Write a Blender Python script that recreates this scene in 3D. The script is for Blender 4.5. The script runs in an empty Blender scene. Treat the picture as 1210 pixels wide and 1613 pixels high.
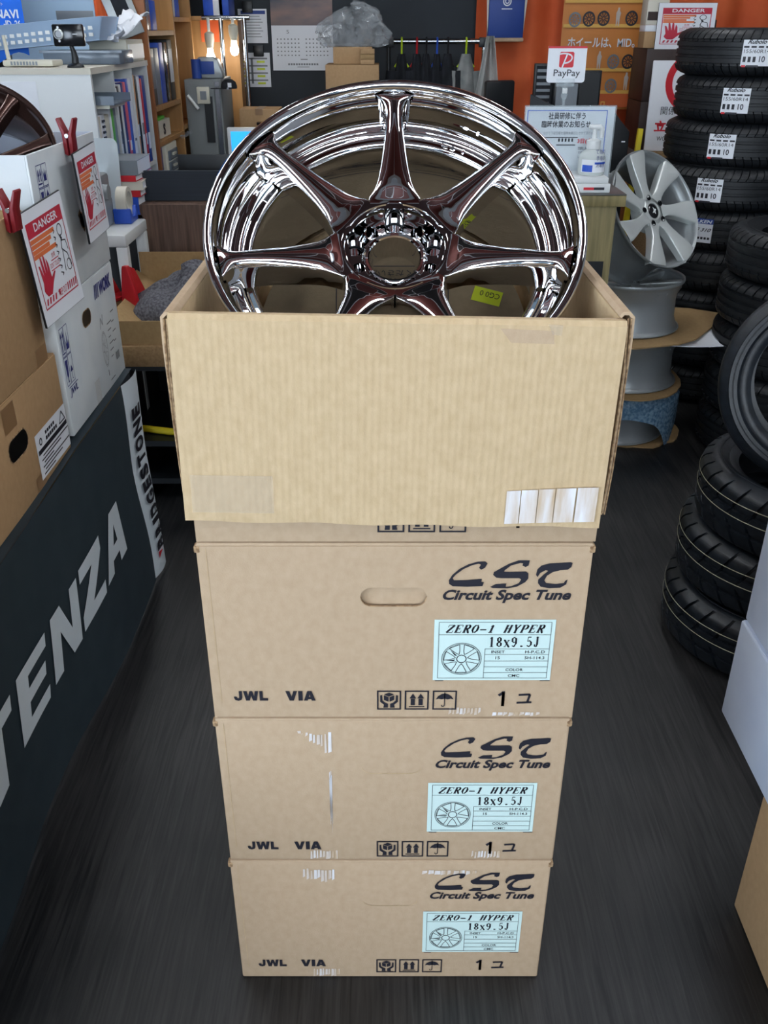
import bpy, bmesh, math, random
from mathutils import Matrix, Vector
random.seed(7)
S = bpy.context.scene
COL = S.collection
PI = math.pi
# ------------------------------------------------------------------ camera
CAM_Z, PITCH, FPX = 1.45, math.radians(28.2), 1425.7
cam = bpy.data.cameras.new('camera'); cam_o = bpy.data.objects.new('camera', cam); COL.objects.link(cam_o)
cam.sensor_fit = 'VERTICAL'; cam.sensor_height = 24.0; cam.lens = 24.0 * FPX / 1613.0
cam.clip_start = 0.02
cam_o.location = (0, 0, CAM_Z); cam_o.rotation_euler = (PI / 2 - PITCH, 0, 0)
S.camera = cam_o
# ------------------------------------------------------------------ view, world
S.view_settings.view_transform = 'Standard'; S.view_settings.look = 'None'
S.view_settings.gamma = 1.0; S.view_settings.use_curve_mapping = False
S.view_settings.exposure = 0.32
W = bpy.data.worlds.new('daylight'); S.world = W; W.use_nodes = True
bg = W.node_tree.nodes['Background']; bg.inputs[0].default_value = (0.62, 0.78, 1.0, 1); bg.inputs[1].default_value = 0.3
# ------------------------------------------------------------------ daylight through the shop front
def area(name, loc, rot, sx, sy, power, col):
    l = bpy.data.lights.new(name, 'AREA'); l.shape = 'RECTANGLE'; l.size = sx; l.size_y = sy
    l.energy = power; l.color = col
    o = bpy.data.objects.new(name, l); COL.objects.link(o); o.location = loc; o.rotation_euler = rot
    return o
area('shopfront_daylight', (0.2, -2.85, 1.75), (math.radians(90), 0, 0), 3.4, 1.0, 84, (0.80, 0.90, 1.0))
area('side_daylight', (-2.6, -1.3, 1.45), (math.radians(90), 0, math.radians(-70)), 1.9, 1.2, 75, (0.72, 0.84, 1.0))
TUBE_POWER = 25.0

# ================================================================== helpers
def lin(c):
    c = c / 255.0
    return c / 12.92 if c <= 0.04045 else ((c + 0.055) / 1.055) ** 2.4
def rgb(r, g, b): return (lin(r), lin(g), lin(b), 1)
_cp, _sp = math.cos(PITCH), math.sin(PITCH)
def ray(px, py):
    u = (806.5 - py) / FPX
    return Vector(((px - 605) / FPX, _cp + u * _sp, -_sp + u * _cp))
CAMP = Vector((0, 0, CAM_Z))
def at(px, py, Y):
    r = ray(px, py); return CAMP + r * (Y / r.y)
def atX(px, py, X):
    r = ray(px, py); return CAMP + r * (X / r.x)
def on_plane(px, py, P, n):
    r = ray(px, py); return CAMP + r * (n.dot(P - CAMP) / n.dot(r))
def span(x0, y0, x1, y1, Y):
    """left, right, bottom, top in metres of a photo rectangle standing at depth Y"""
    a, b = at(x0, y1, Y), at(x1, y1, Y); t = at(x0, y0, Y)
    a2 = at(x0, y0, Y).x; b2 = at(x1, y0, Y).x
    return (a.x + a2) / 2, (b.x + b2) / 2, a.z, t.z
def T(x, y, z): return Matrix.Translation((x, y, z))
def R(a, ax): return Matrix.Rotation(a, 4, ax)
def FRONT(x, y, z): return T(x, y, z) @ R(PI / 2, 'X')                     # drawing plane that faces the street side
SIDEM = Matrix(((0, 0, 1, 0), (1, 0, 0, 0), (0, 1, 0, 0), (0, 0, 0, 1)))
def SIDE(x, y, z): return T(x, y, z) @ SIDEM                              # drawing plane that faces the aisle (+X)
def UP(x, y, z): return T(x, y, z)

_txt = {}
def text_geo(s, bold=0.0):
    k = (s, bold)
    if k in _txt: return _txt[k]
    cu = bpy.data.curves.new('t', 'FONT'); cu.body = s; cu.size = 1.0; cu.offset = bold; cu.resolution_u = 3
    o = bpy.data.objects.new('t', cu); COL.objects.link(o)
    dg = bpy.context.evaluated_depsgraph_get(); dg.update()
    me = bpy.data.meshes.new_from_object(o.evaluated_get(dg))
    v = [tuple(x.co) for x in me.vertices]; f = [tuple(p.vertices) for p in me.polygons]
    bpy.data.objects.remove(o); bpy.data.curves.remove(cu); bpy.data.meshes.remove(me)
    _txt[k] = (v, f); return _txt[k]

class MB:
    def __init__(s): s.v = []; s.f = []; s.m = []; s.mi = 0
    def add(s, v, f, M=None):
        b = len(s.v)
        s.v += [tuple(M @ Vector(p)) for p in v] if M is not None else [tuple(p) for p in v]
        s.f += [tuple(b + i for i in q) for q in f]; s.m += [s.mi] * len(f); return s
    def box(s, x0, x1, y0, y1, z0, z1, M=None):
        v = [(x, y, z) for z in (z0, z1) for y in (y0, y1) for x in (x0, x1)]
        return s.add(v, [(0, 2, 3, 1), (4, 5, 7, 6), (0, 1, 5, 4), (2, 6, 7, 3), (0, 4, 6, 2), (1, 3, 7, 5)], M)
    def tube(s, pts, r, n=10, M=None, caps=True):
        pts = [Vector(p) for p in pts]; rs = r if isinstance(r, (list, tuple)) else [r] * len(pts)
        v = []; f = []; ref = None
        for i, p in enumerate(pts):
            d = (pts[min(i + 1, len(pts) - 1)] - pts[max(i - 1, 0)]).normalized()
            if ref is None:
                ref = Vector((0, 0, 1)) if abs(d.z) < 0.9 else Vector((1, 0, 0))
            a = (ref - d * ref.dot(d)).normalized(); b = d.cross(a); ref = a
            for k in range(n):
                t = 2 * PI * k / n; v.append(p + (a * math.cos(t) + b * math.sin(t)) * rs[i])
        for i in range(len(pts) - 1):
            for k in range(n):
                k2 = (k + 1) % n; f.append((i * n + k, i * n + k2, (i + 1) * n + k2, (i + 1) * n + k))
        if caps:
            f.append(tuple(range(n))[::-1]); f.append(tuple((len(pts) - 1) * n + k for k in range(n)))
        return s.add(v, f, M)
    def lathe(s, prof, n=48, M=None, closed=False, twist=None):
        v = []; f = []; m = len(prof)
        for k in range(n):
            a = 2 * PI * k / n
            for j, (r, z) in enumerate(prof): v.append((r * math.cos(a), r * math.sin(a), z))
        for k in range(n):
            k2 = (k + 1) % n
            for j in range(m if closed else m - 1):
                j2 = (j + 1) % m; f.append((k * m + j, k2 * m + j, k2 * m + j2, k * m + j2))
        return s.add(v, f, M)
    def disc(s, r, n=48, M=None, z=0): return s.add([(r * math.cos(2 * PI * k / n), r * math.sin(2 * PI * k / n), z) for k in range(n)], [tuple(range(n))], M)
    def ring(s, r0, r1, n=40, M=None, sy=1.0):
        v = []; 
        for k in range(n):
            a = 2 * PI * k / n; v += [(r0 * math.cos(a), sy * r0 * math.sin(a), 0), (r1 * math.cos(a), sy * r1 * math.sin(a), 0)]
        return s.add(v, [(2 * k, 2 * k + 1, 2 * ((k + 1) % n) + 1, 2 * ((k + 1) % n)) for k in range(n)], M)
    def poly(s, pts, M=None, th=0.0):
        n = len(pts); pts = [tuple(p) for p in pts]
        ar = sum(pts[i][0] * pts[(i + 1) % n][1] - pts[(i + 1) % n][0] * pts[i][1] for i in range(n))
        if ar < 0: pts = pts[::-1]
        v = [(x, y, th) for x, y in pts]
        f = [tuple(range(n))]
        if th:
            v += [(x, y, 0) for x, y in pts]; f.append(tuple(range(n, 2 * n))[::-1])
            f += [(i, n + i, n + (i + 1) % n, (i + 1) % n) for i in range(n)]
        return s.add(v, f, M)
    def rect(s, x0, x1, y0, y1, M=None): return s.poly([(x0, y0), (x1, y0), (x1, y1), (x0, y1)], M)
    def frame(s, x0, x1, y0, y1, w, M=None):
        s.rect(x0, x1, y0, y0 + w, M); s.rect(x0, x1, y1 - w, y1, M); s.rect(x0, x0 + w, y0 + w, y1 - w, M); return s.rect(x1 - w, x1, y0 + w, y1 - w, M)
    def line(s, pts, w, M=None):
        for (x0, y0), (x1, y1) in zip(pts, pts[1:]):
            l = math.hypot(x1 - x0, y1 - y0) or 1; nx, ny = -(y1 - y0) / l * w / 2, (x1 - x0) / l * w / 2
            s.poly([(x0 + nx, y0 + ny), (x0 - nx, y0 - ny), (x1 - nx, y1 - ny), (x1 + nx, y1 + ny)], M)
        return s
    def text(s, st, x0, x1, y0, y1, M=None, bold=0.0, shear=0.0, keep=False):
        v, f = text_geo(st, bold)
        if not v: return s
        v = [(x + shear * y, y, 0) for x, y, z in v]
        a0 = min(p[0] for p in v); a1 = max(p[0] for p in v); b0 = min(p[1] for p in v); b1 = max(p[1] for p in v)
        kx = (x1 - x0) / max(a1 - a0, 1e-6); ky = (y1 - y0) / max(b1 - b0, 1e-6)
        if keep: kx = ky = min(kx, ky)
        return s.add([(x0 + (p[0] - a0) * kx, y0 + (p[1] - b0) * ky, 0) for p in v], f, M)
    def grid(s, fn, nu, nv, M=None):
        v = [fn(i / (nu - 1), j / (nv - 1)) for j in range(nv) for i in range(nu)]
        return s.add(v, [(j * nu + i, j * nu + i + 1, (j + 1) * nu + i + 1, (j + 1) * nu + i) for j in range(nv - 1) for i in range(nu - 1)], M)
    def build(s, name, mat, parent=None, smooth=False, bevel=0.0, seg=2, loc=None, angle=40, weld=False, sub=0, solid=0.0):
        me = bpy.data.meshes.new(name); me.from_pydata(s.v, [], s.f)
        for x in (mat if isinstance(mat, (list, tuple)) else [mat]): me.materials.append(x)
        me.polygons.foreach_set('material_index', s.m)
        if bevel or weld or solid:
            bm = bmesh.new(); bm.from_mesh(me)
            if weld: bmesh.ops.remove_doubles(bm, verts=bm.verts, dist=1e-5)
            if bevel:
                ed = [e for e in bm.edges if len(e.link_faces) == 2 and e.calc_face_angle(0) > 0.6]
                bmesh.ops.bevel(bm, geom=ed, offset=bevel, segments=seg, profile=0.5, affect='EDGES', clamp_overlap=True)
            bm.to_mesh(me); bm.free()
        me.update()
        if smooth or bevel:
            me.shade_smooth()
            try: me.set_sharp_from_angle(angle=math.radians(angle))
            except Exception: pass
        o = bpy.data.objects.new(name, me); COL.objects.link(o)
        if parent is not None: o.parent = parent
        if loc is not None: o.location = loc
        if sub:
            md = o.modifiers.new('subsurf', 'SUBSURF'); md.levels = sub; md.render_levels = sub
        if solid:
            md = o.modifiers.new('solid', 'SOLIDIFY'); md.thickness = solid
            if smooth: es = o.modifiers.new('edge_split', 'EDGE_SPLIT'); es.split_angle = math.radians(50)
        return o
def tag(o, label, cat, group=None, kind=None):
    if label: o['label'] = label
    if cat: o['category'] = cat
    if group: o['group'] = group
    if kind: o['kind'] = kind
    return o
def thing(name, label, cat, loc=(0, 0, 0), rot=(0, 0, 0), group=None):
    o = bpy.data.objects.new(name, None); o.empty_display_size = 0.05; COL.objects.link(o)
    o.location = loc; o.rotation_euler = rot
    return tag(o, label, cat, group)
def copy_tree(o, label=None, loc=None, rot=None, group=None, parent=None):
    c = o.copy(); COL.objects.link(c)
    if parent is not None: c.parent = parent
    if label: c['label'] = label
    if group: c['group'] = group
    if loc is not None: c.location = loc
    if rot is not None: c.rotation_euler = rot
    for ch in list(o.children): copy_tree(ch, parent=c)
    return c
def structure(o): o['kind'] = 'structure'; return o
def lab(o, text): o['label'] = text; return o

# ================================================================== materials
def principled(name, col, rough=0.5, metal=0.0, **kw):
    m = bpy.data.materials.new(name); m.use_nodes = True
    b = m.node_tree.nodes['Principled BSDF']
    b.inputs['Base Color'].default_value = col if len(col) == 4 else (*col, 1)
    b.inputs['Roughness'].default_value = rough; b.inputs['Metallic'].default_value = metal
    for k, v in kw.items(): b.inputs[k].default_value = v
    return m
def nodes(m): return m.node_tree.nodes, m.node_tree.links, m.node_tree.nodes['Principled BSDF']
def noise_mat(name, c1, c2, rough=0.6, scale=30.0, stretch=(1, 1, 1), detail=4.0, bump=0.0, lo=0.35, hi=0.65, rot=(0, 0, 0), metal=0.0, **kw):
    m = principled(name, c1, rough, metal, **kw); N, L, b = nodes(m)
    tc = N.new('ShaderNodeTexCoord'); mp = N.new('ShaderNodeMapping'); mp.inputs['Scale'].default_value = stretch; mp.inputs['Rotation'].default_value = rot
    nz = N.new('ShaderNodeTexNoise'); nz.inputs['Scale'].default_value = scale; nz.inputs['Detail'].default_value = detail
    rp = N.new('ShaderNodeValToRGB'); rp.color_ramp.elements[0].position = lo; rp.color_ramp.elements[1].position = hi
    rp.color_ramp.elements[0].color = c1; rp.color_ramp.elements[1].color = c2
    L.new(tc.outputs['Object'], mp.inputs[0]); L.new(mp.outputs[0], nz.inputs['Vector']); L.new(nz.outputs[0], rp.inputs[0]); L.new(rp.outputs[0], b.inputs['Base Color'])
    if bump:
        bp = N.new('ShaderNodeBump'); bp.inputs['Strength'].default_value = bump; bp.inputs['Distance'].default_value = 0.004
        L.new(nz.outputs[0], bp.inputs['Height']); L.new(bp.outputs[0], b.inputs['Normal'])
    return m
def cardboard(name, c1, c2, flute=0.0, rough=0.75):
    m = noise_mat(name, c1, c2, rough, 85.0, (1, 1, 0.75), 6.0, 0.0, 0.15, 0.85, **{'Specular IOR Level': 0.25}); N, L, b = nodes(m)
    tc = N.new('ShaderNodeTexCoord')
    fine = N.new('ShaderNodeTexNoise'); fine.inputs['Scale'].default_value = 420.0; L.new(tc.outputs['Object'], fine.inputs['Vector'])
    wv = N.new('ShaderNodeTexWave'); wv.wave_type = 'BANDS'; wv.bands_direction = 'X'; wv.inputs['Scale'].default_value = 38.0; wv.inputs['Distortion'].default_value = 0.6
    L.new(tc.outputs['Object'], wv.inputs['Vector'])
    ad = N.new('ShaderNodeMath'); ad.operation = 'MULTIPLY_ADD'; ad.inputs[1].default_value = flute; L.new(wv.outputs['Fac'], ad.inputs[0]); L.new(fine.outputs[0], ad.inputs[2])
    bp = N.new('ShaderNodeBump'); bp.inputs['Strength'].default_value = 0.25; bp.inputs['Distance'].default_value = 0.0012
    L.new(ad.outputs[0], bp.inputs['Height']); L.new(bp.outputs[0], b.inputs['Normal'])
    return m
def glass_mat(name, tint=(0.9, 0.95, 0.96, 1), mix=0.12):
    m = bpy.data.materials.new(name); m.use_nodes = True; N = m.node_tree.nodes; L = m.node_tree.links; N.clear()
    out = N.new('ShaderNodeOutputMaterial'); mx = N.new('ShaderNodeMixShader'); tr = N.new('ShaderNodeBsdfTransparent'); gl = N.new('ShaderNodeBsdfGlossy')
    tr.inputs[0].default_value = tint; gl.inputs['Roughness'].default_value = 0.03; mx.inputs[0].default_value = mix
    L.new(tr.outputs[0], mx.inputs[1]); L.new(gl.outputs[0], mx.inputs[2]); L.new(mx.outputs[0], out.inputs[0]); return m
def emit(name, col, strength):
    m = principled(name, col, 0.5); b = m.node_tree.nodes['Principled BSDF']
    b.inputs['Emission Color'].default_value = col if len(col) == 4 else (*col, 1); b.inputs['Emission Strength'].default_value = strength; return m
def film(name, col, alpha, rough=0.2):
    m = principled(name, col, rough); m.node_tree.nodes['Principled BSDF'].inputs['Alpha'].default_value = alpha; return m

K = {}
K['kraft'] = cardboard('kraft board', rgb(182, 157, 128), rgb(196, 172, 144))
K['kraft_in'] = cardboard('kraft board inner face', rgb(190, 165, 128), rgb(208, 184, 148), 1.0)
K['kraft_edge'] = noise_mat('torn board edge', rgb(120, 92, 66), rgb(190, 160, 122), 0.9, 160.0)
K['brown_box'] = cardboard('plain brown board', rgb(168, 136, 98), rgb(182, 150, 112))
K['tan_box'] = cardboard('dull tan board', rgb(150, 122, 84), rgb(168, 140, 100))
K['pad_board'] = cardboard('shade toned kraft pad', rgb(128, 112, 88), rgb(140, 124, 100))  # kraft darkened: the shade inside the wheel is put into the colour
K['white_board'] = noise_mat('white coated board', rgb(214, 222, 226), rgb(226, 232, 234), 0.45, 9.0)
K['blue_white'] = noise_mat('cool white coated board', rgb(205, 216, 236), rgb(218, 228, 244), 0.4, 7.0)
K['ink'] = principled('black print', rgb(34, 34, 44), 0.5)
K['navy'] = principled('navy print', rgb(34, 42, 120), 0.5)
K['red_ink'] = principled('red print', rgb(205, 34, 48), 0.45)
K['crimson'] = principled('crimson print', rgb(190, 44, 66), 0.35)
K['orange_ink'] = principled('orange print', rgb(226, 118, 70), 0.4)
K['grey_ink'] = principled('grey print', rgb(120, 125, 130), 0.5)
K['label'] = principled('pale label paper', rgb(212, 236, 232), 0.45)
K['paper'] = principled('white paper', rgb(232, 236, 242), 0.55)
K['paper_off'] = principled('off white paper', rgb(214, 210, 196), 0.6)
K['tape_scuff'] = noise_mat('torn tape scuff', rgb(200, 176, 146), rgb(236, 236, 240), 0.4, 60.0, (1, 1, 0.15), 5.0)
K['tape'] = film('clear packing tape', rgb(225, 215, 200), 0.2, 0.15)
K['brown_tape'] = principled('brown tape', rgb(140, 108, 76), 0.35)
K['chrome'] = principled('chrome plating', (0.86, 0.86, 0.87, 1), 0.025, 1.0)
K['silver'] = principled('silver painted alloy', rgb(214, 220, 218), 0.25, 0.35, **{'Coat Weight': 0.6, 'Coat Roughness': 0.05})
K['silver_dull'] = principled('bare grey alloy', rgb(158, 164, 166), 0.36, 0.5)
K['bronze'] = principled('bronze lacquered alloy', rgb(78, 56, 50), 0.22, 0.75, **{'Coat Weight': 0.5})
K['dark_hole'] = principled('recess shade tone', rgb(30, 32, 36), 0.35, 0.8)  # near-black tone that carries the shade inside holes and wells
K['rubber'] = noise_mat('black rubber', rgb(14, 18, 22), rgb(22, 26, 31), 0.5, 60.0, bump=0.15)
K['rubber_blue'] = noise_mat('fresh black rubber', rgb(18, 24, 30), rgb(28, 35, 43), 0.42, 60.0, bump=0.1)
K['stripe'] = principled('tread stripe paint', rgb(190, 186, 160), 0.7)
K['black_plastic'] = principled('black plastic', rgb(20, 24, 28), 0.4)
K['black_gloss'] = principled('glossy black plastic', rgb(16, 18, 22), 0.15)
K['dark_fabric'] = noise_mat('dark garment cloth', rgb(16, 20, 26), rgb(30, 34, 42), 0.9, 20.0)
K['grey_fabric'] = noise_mat('grey garment cloth', rgb(120, 124, 124), rgb(150, 152, 150), 0.9, 12.0)
K['towel'] = noise_mat('grey terry towel', rgb(70, 70, 76), rgb(112, 112, 118), 1.0, 120.0, bump=0.9)
K['banner'] = noise_mat('charcoal banner cloth', rgb(40, 54, 62), rgb(46, 60, 68), 0.6, 14.0)
K['banner_white'] = principled('white banner print', rgb(224, 234, 240), 0.6)
K['white_plastic'] = principled('white plastic', rgb(222, 226, 226), 0.35)
K['cream_plastic'] = principled('cream plastic', rgb(206, 204, 188), 0.4)
K['grey_plastic'] = principled('grey plastic', rgb(120, 128, 136), 0.4)
K['locker'] = principled('grey locker paint', rgb(112, 118, 120), 0.5)
K['pale_blue'] = principled('pale blue enamel', rgb(176, 206, 232), 0.4)
K['smoke_tray'] = film('smoked clear plastic', rgb(120, 134, 150), 0.7, 0.2)
K['basket'] = principled('pale blue basket plastic', rgb(150, 176, 206), 0.4)
K['red_plastic'] = principled('red plastic', rgb(190, 32, 40), 0.35)
K['peg_red'] = principled('dark red clip plastic', rgb(128, 24, 34), 0.4)
K['blue_plastic'] = principled('blue plastic', rgb(40, 84, 190), 0.4)
K['bright_blue'] = principled('bright blue cloth', rgb(20, 110, 225), 0.7)
K['royal_blue'] = principled('royal blue bag', rgb(26, 62, 140), 0.5)
K['green'] = principled('green print', rgb(90, 180, 60), 0.5)
K['lime'] = principled('lime plastic', rgb(190, 220, 40), 0.4)
K['yellow'] = principled('yellow strap', rgb(222, 200, 30), 0.5)
K['sticker_yellow'] = principled('yellow green sticker', rgb(206, 220, 40), 0.45)
K['pink'] = principled('pink print', rgb(214, 90, 110), 0.5)
K['ochre'] = principled('ochre print', rgb(190, 130, 70), 0.5)
K['steel'] = principled('chromed steel tube', rgb(190, 194, 198), 0.18, 1.0)
K['poly_bag'] = film('thin plastic bag', rgb(190, 196, 200), 0.38, 0.12)
K['white_bag'] = film('white plastic bag', rgb(205, 208, 205), 0.75, 0.35)
K['acrylic'] = film('clear acrylic', rgb(220, 235, 240), 0.22, 0.08)
K['bottle'] = film('frosted bottle plastic', rgb(222, 230, 228), 0.7, 0.25)
K['bubble'] = noise_mat('blue bubble wrap', rgb(92, 130, 160), rgb(146, 180, 205), 0.2, 90.0, bump=0.8, detail=1.0); K['bubble'].node_tree.nodes['Principled BSDF'].inputs['Alpha'].default_value = 0.82
K['orange_cloth'] = noise_mat('orange cloth', rgb(214, 92, 44), rgb(232, 112, 60), 0.75, 3.0)
K['poster_bg'] = noise_mat('poster orange print', rgb(196, 120, 50), rgb(210, 134, 60), 0.5, 2.0)
K['poster_low'] = principled('poster deep orange print', rgb(200, 96, 46), 0.5)
K['poster_shelf'] = principled('poster yellow shelf print', rgb(224, 176, 84), 0.5)
K['skin_ink'] = principled('poster figure print', rgb(196, 186, 176), 0.6)
K['bookcase'] = noise_mat('orange brown veneer', rgb(138, 82, 42), rgb(152, 94, 52), 0.5, 6.0, (6, 6, 0.6))
K['bookcase_light'] = noise_mat('light brown veneer', rgb(166, 122, 72), rgb(178, 134, 82), 0.5, 6.0, (6, 6, 0.6))
K['counter_wood'] = noise_mat('olive oak veneer', rgb(116, 106, 70), rgb(140, 128, 88), 0.5, 12.0, (8, 8, 0.5))
K['counter_top'] = principled('dark grey laminate', rgb(82, 84, 84), 0.3)
K['dark_carton'] = noise_mat('dark brown carton', rgb(44, 30, 28), rgb(54, 38, 34), 0.5, 8.0)
K['chipboard'] = noise_mat('chipboard', rgb(140, 112, 76), rgb(160, 130, 92), 0.8, 120.0)
K['screen_blue'] = emit('lit blue screen', rgb(40, 150, 240), 1.2)
K['bulb'] = emit('lit bulb', (1.0, 0.93, 0.82, 1), 25.0)
K['tube_glow'] = emit('fluorescent tube', (0.94, 0.97, 1.0, 1), TUBE_POWER)
K['photo_dusk'] = noise_mat('dusk photograph print', rgb(74, 80, 92), rgb(150, 120, 108), 0.5, 2.5, (1, 1, 3))
K['window_glass'] = glass_mat('window glass')
K['white_metal'] = principled('white enamelled metal', rgb(230, 232, 234), 0.4)

# walnut panel
m = noise_mat('walnut veneer', rgb(70, 52, 44), rgb(112, 88, 74), 0.5, 7.0, (9, 9, 0.5), 8.0); K['walnut'] = m
# floor: near black wood plank vinyl with long pale scratches
m = principled('black wood grain vinyl', rgb(24, 26, 28), 0.45); N, L, b = nodes(m)
tc = N.new('ShaderNodeTexCoord'); mp = N.new('ShaderNodeMapping'); mp.inputs['Scale'].default_value = (60, 2.2, 1); mp.inputs['Rotation'].default_value = (0, 0, 0.12)
nz = N.new('ShaderNodeTexNoise'); nz.inputs['Scale'].default_value = 2.2; nz.inputs['Detail'].default_value = 8; nz.inputs['Distortion'].default_value = 0.8
big = N.new('ShaderNodeTexNoise'); big.inputs['Scale'].default_value = 1.6; big.inputs['Detail'].default_value = 3
mul = N.new('ShaderNodeMath'); mul.operation = 'MULTIPLY'
rp = N.new('ShaderNodeValToRGB'); e = rp.color_ramp.elements; e[0].position = 0.16; e[0].color = rgb(12, 15, 18); e[1].position = 0.40; e[1].color = rgb(54, 53, 53)
L.new(tc.outputs['Object'], mp.inputs[0]); L.new(mp.outputs[0], nz.inputs['Vector']); L.new(tc.outputs['Object'], big.inputs['Vector'])
L.new(nz.outputs[0], mul.inputs[0]); L.new(big.outputs[0], mul.inputs[1]); L.new(mul.outputs[0], rp.inputs[0]); L.new(rp.outputs[0], b.inputs['Base Color'])
bp = N.new('ShaderNodeBump'); bp.inputs['Strength'].default_value = 0.25; bp.inputs['Distance'].default_value = 0.002
L.new(nz.outputs[0], bp.inputs['Height']); L.new(bp.outputs[0], b.inputs['Normal']); K['floor'] = m
K['wall_dark'] = noise_mat('charcoal wall paint', rgb(44, 50, 56), rgb(48, 54, 60), 0.8, 5.0)
K['wall_grey'] = principled('grey wall paint', rgb(120, 120, 122), 0.8)
K['wall_red'] = principled('dark red wall paint', rgb(92, 26, 22), 0.7)
m = principled('maroon and black ceiling panels', rgb(60, 40, 38), 0.6); N, L, b = nodes(m)
tc = N.new('ShaderNodeTexCoord'); br = N.new('ShaderNodeTexBrick'); br.inputs['Scale'].default_value = 1.0; br.inputs['Brick Width'].default_value = 0.9; br.inputs['Row Height'].default_value = 0.45; br.inputs['Mortar Size'].default_value = 0.012; br.offset = 0.5
br.inputs['Color1'].default_value = rgb(112, 42, 32); br.inputs['Color2'].default_value = rgb(26, 22, 24); br.inputs['Mortar'].default_value = rgb(190, 190, 192); br.inputs['Bias'].default_value = 0.1
L.new(tc.outputs['Object'], br.inputs['Vector']); L.new(br.outputs['Color'], b.inputs['Base Color']); K['ceiling'] = m

# ================================================================== the room
XL, XR, YF, YB, ZC = -2.7, 3.0, -3.0, 6.1, 2.75
structure(MB().box(XL, XR, YF, YB, -0.1, 0).build('floor', K['floor']))
structure(MB().box(XL, XR, YF, YB, ZC, ZC + 0.1).build('ceiling', K['ceiling']))
structure(MB().box(XL, XR, YB, YB + 0.1, 0, ZC).build('wall_back', K['wall_dark']))
w = MB(); w.box(XL - 0.1, XL, YF, -2.35, 0, ZC); w.box(XL - 0.1, XL, -.25, YB, 0, ZC); w.box(XL - 0.1, XL, -2.35, -.25, 0, .8); w.box(XL - 0.1, XL, -2.35, -.25, 2.1, ZC)
structure(w.build('wall_left', K['wall_grey']))
win2 = structure(thing('window_2', None, None, (XL - .05, -1.3, .8)))
w = MB(); w.box(-.03, .03, -1.05, 1.05, 0, .05); w.box(-.03, .03, -1.05, 1.05, 1.25, 1.3); w.box(-.03, .03, -1.05, -1.0, .05, 1.25); w.box(-.03, .03, 1.0, 1.05, .05, 1.25); w.build('window_frame', K['steel'], win2)
MB().box(-.004, .004, -1.0, 1.0, .05, 1.25).build('window_pane', K['window_glass'], win2)
structure(MB().box(XR, XR + 0.1, YF, YB, 0, ZC).build('wall_right', K['wall_grey']))
w = MB(); w.box(XL, -2.2, YF - 0.1, YF, 0, ZC); w.box(2.6, XR, YF - 0.1, YF, 0, ZC); w.box(-2.2, 2.6, YF - 0.1, YF, 0, 0.35); w.box(-2.2, 2.6, YF - 0.1, YF, 2.55, ZC)
structure(w.build('wall_front', K['wall_red']))
win = structure(thing('window_1', None, None, (0.2, YF - 0.05, 0.35)))
w = MB(); w.box(-2.4, 2.4, -0.03, 0.03, 0, 0.05); w.box(-2.4, 2.4, -0.03, 0.03, 2.15, 2.2)
for x in (-2.4, -1.2, 0, 1.2, 2.35): w.box(x, x + 0.05, -0.03, 0.03, 0.05, 2.15)
w.build('window_frame', K['steel'], win)
MB().box(-2.35, 2.35, -0.004, 0.004, 0.05, 2.15).build('window_pane', K['window_glass'], win)
structure(MB().box(XL, XR, YB - 0.012, YB, 0, 0.08).build('baseboard_back', K['black_plastic']))
for i, y in enumerate((-1.8, 0.5, 2.85, 5.2)):
    structure(MB().box(XL, XR, y - .09, y + .09, ZC - .16, ZC).build('beam_%d' % (i + 1), K['wall_grey']))
# ceiling lights (the ones over the aisle and their row mates)
first = None
for i, (x, y) in enumerate([(-0.95, -2.1), (0.95, -2.1), (-0.95, -0.6), (0.95, -0.6), (-0.95, 1.7), (0.95, 1.7), (-0.95, 4.0), (0.95, 4.0), (2.3, 2.8), (-2.0, 2.8)]):
    if first is None:
        first = thing('ceiling_light', 'white twin tube fluorescent fitting on the dark ceiling', 'ceiling light', (x, y, ZC), group='fluorescent fittings on the ceiling')
        MB().box(-0.09, 0.09, -0.63, 0.63, -0.05, 0).build('housing', K['white_metal'], first, bevel=0.006)
        for s in (-1, 1): MB().tube([(s * 0.045, -0.6, -0.075), (s * 0.045, 0.6, -0.075)], 0.014, 10).build('fluorescent_tube', K['tube_glow'], first, smooth=True)
    else: copy_tree(first, loc=(x, y, ZC))

# ================================================================== the stack of wheel cartons
BW, BD, BH, FY = 0.51, 0.51, 0.29, 1.0
ICON_BOX = 0.034
def icon_frame(mb, x, y, M):
    mb.frame(x, x + ICON_BOX, y, y + ICON_BOX, 0.0022, M)
def icon_hands(mb, x, y, M):
    icon_frame(mb, x, y, M); c = x + ICON_BOX / 2
    for s in (-1, 1):
        mb.poly([(c + s * 0.0015, y + 0.0035), (c + s * 0.008, y + 0.0035), (c + s * 0.0072, y + 0.009), (c + s * 0.0125, y + 0.014), (c + s * 0.0125, y + 0.0255), (c + s * 0.0098, y + 0.0262), (c + s * 0.0092, y + 0.0165), (c + s * 0.0055, y + 0.0125), (c + s * 0.0015, y + 0.0105)], M)
    mb.poly([(c, y + 0.0305), (c + 0.007, y + 0.027), (c, y + 0.0235), (c - 0.007, y + 0.027)], M)
    for s in (-1, 1): mb.poly([(c + s * 0.0007, y + 0.0225), (c + s * 0.0072, y + 0.0257), (c + s * 0.0072, y + 0.0175), (c + s * 0.0007, y + 0.0142)], M)
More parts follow.
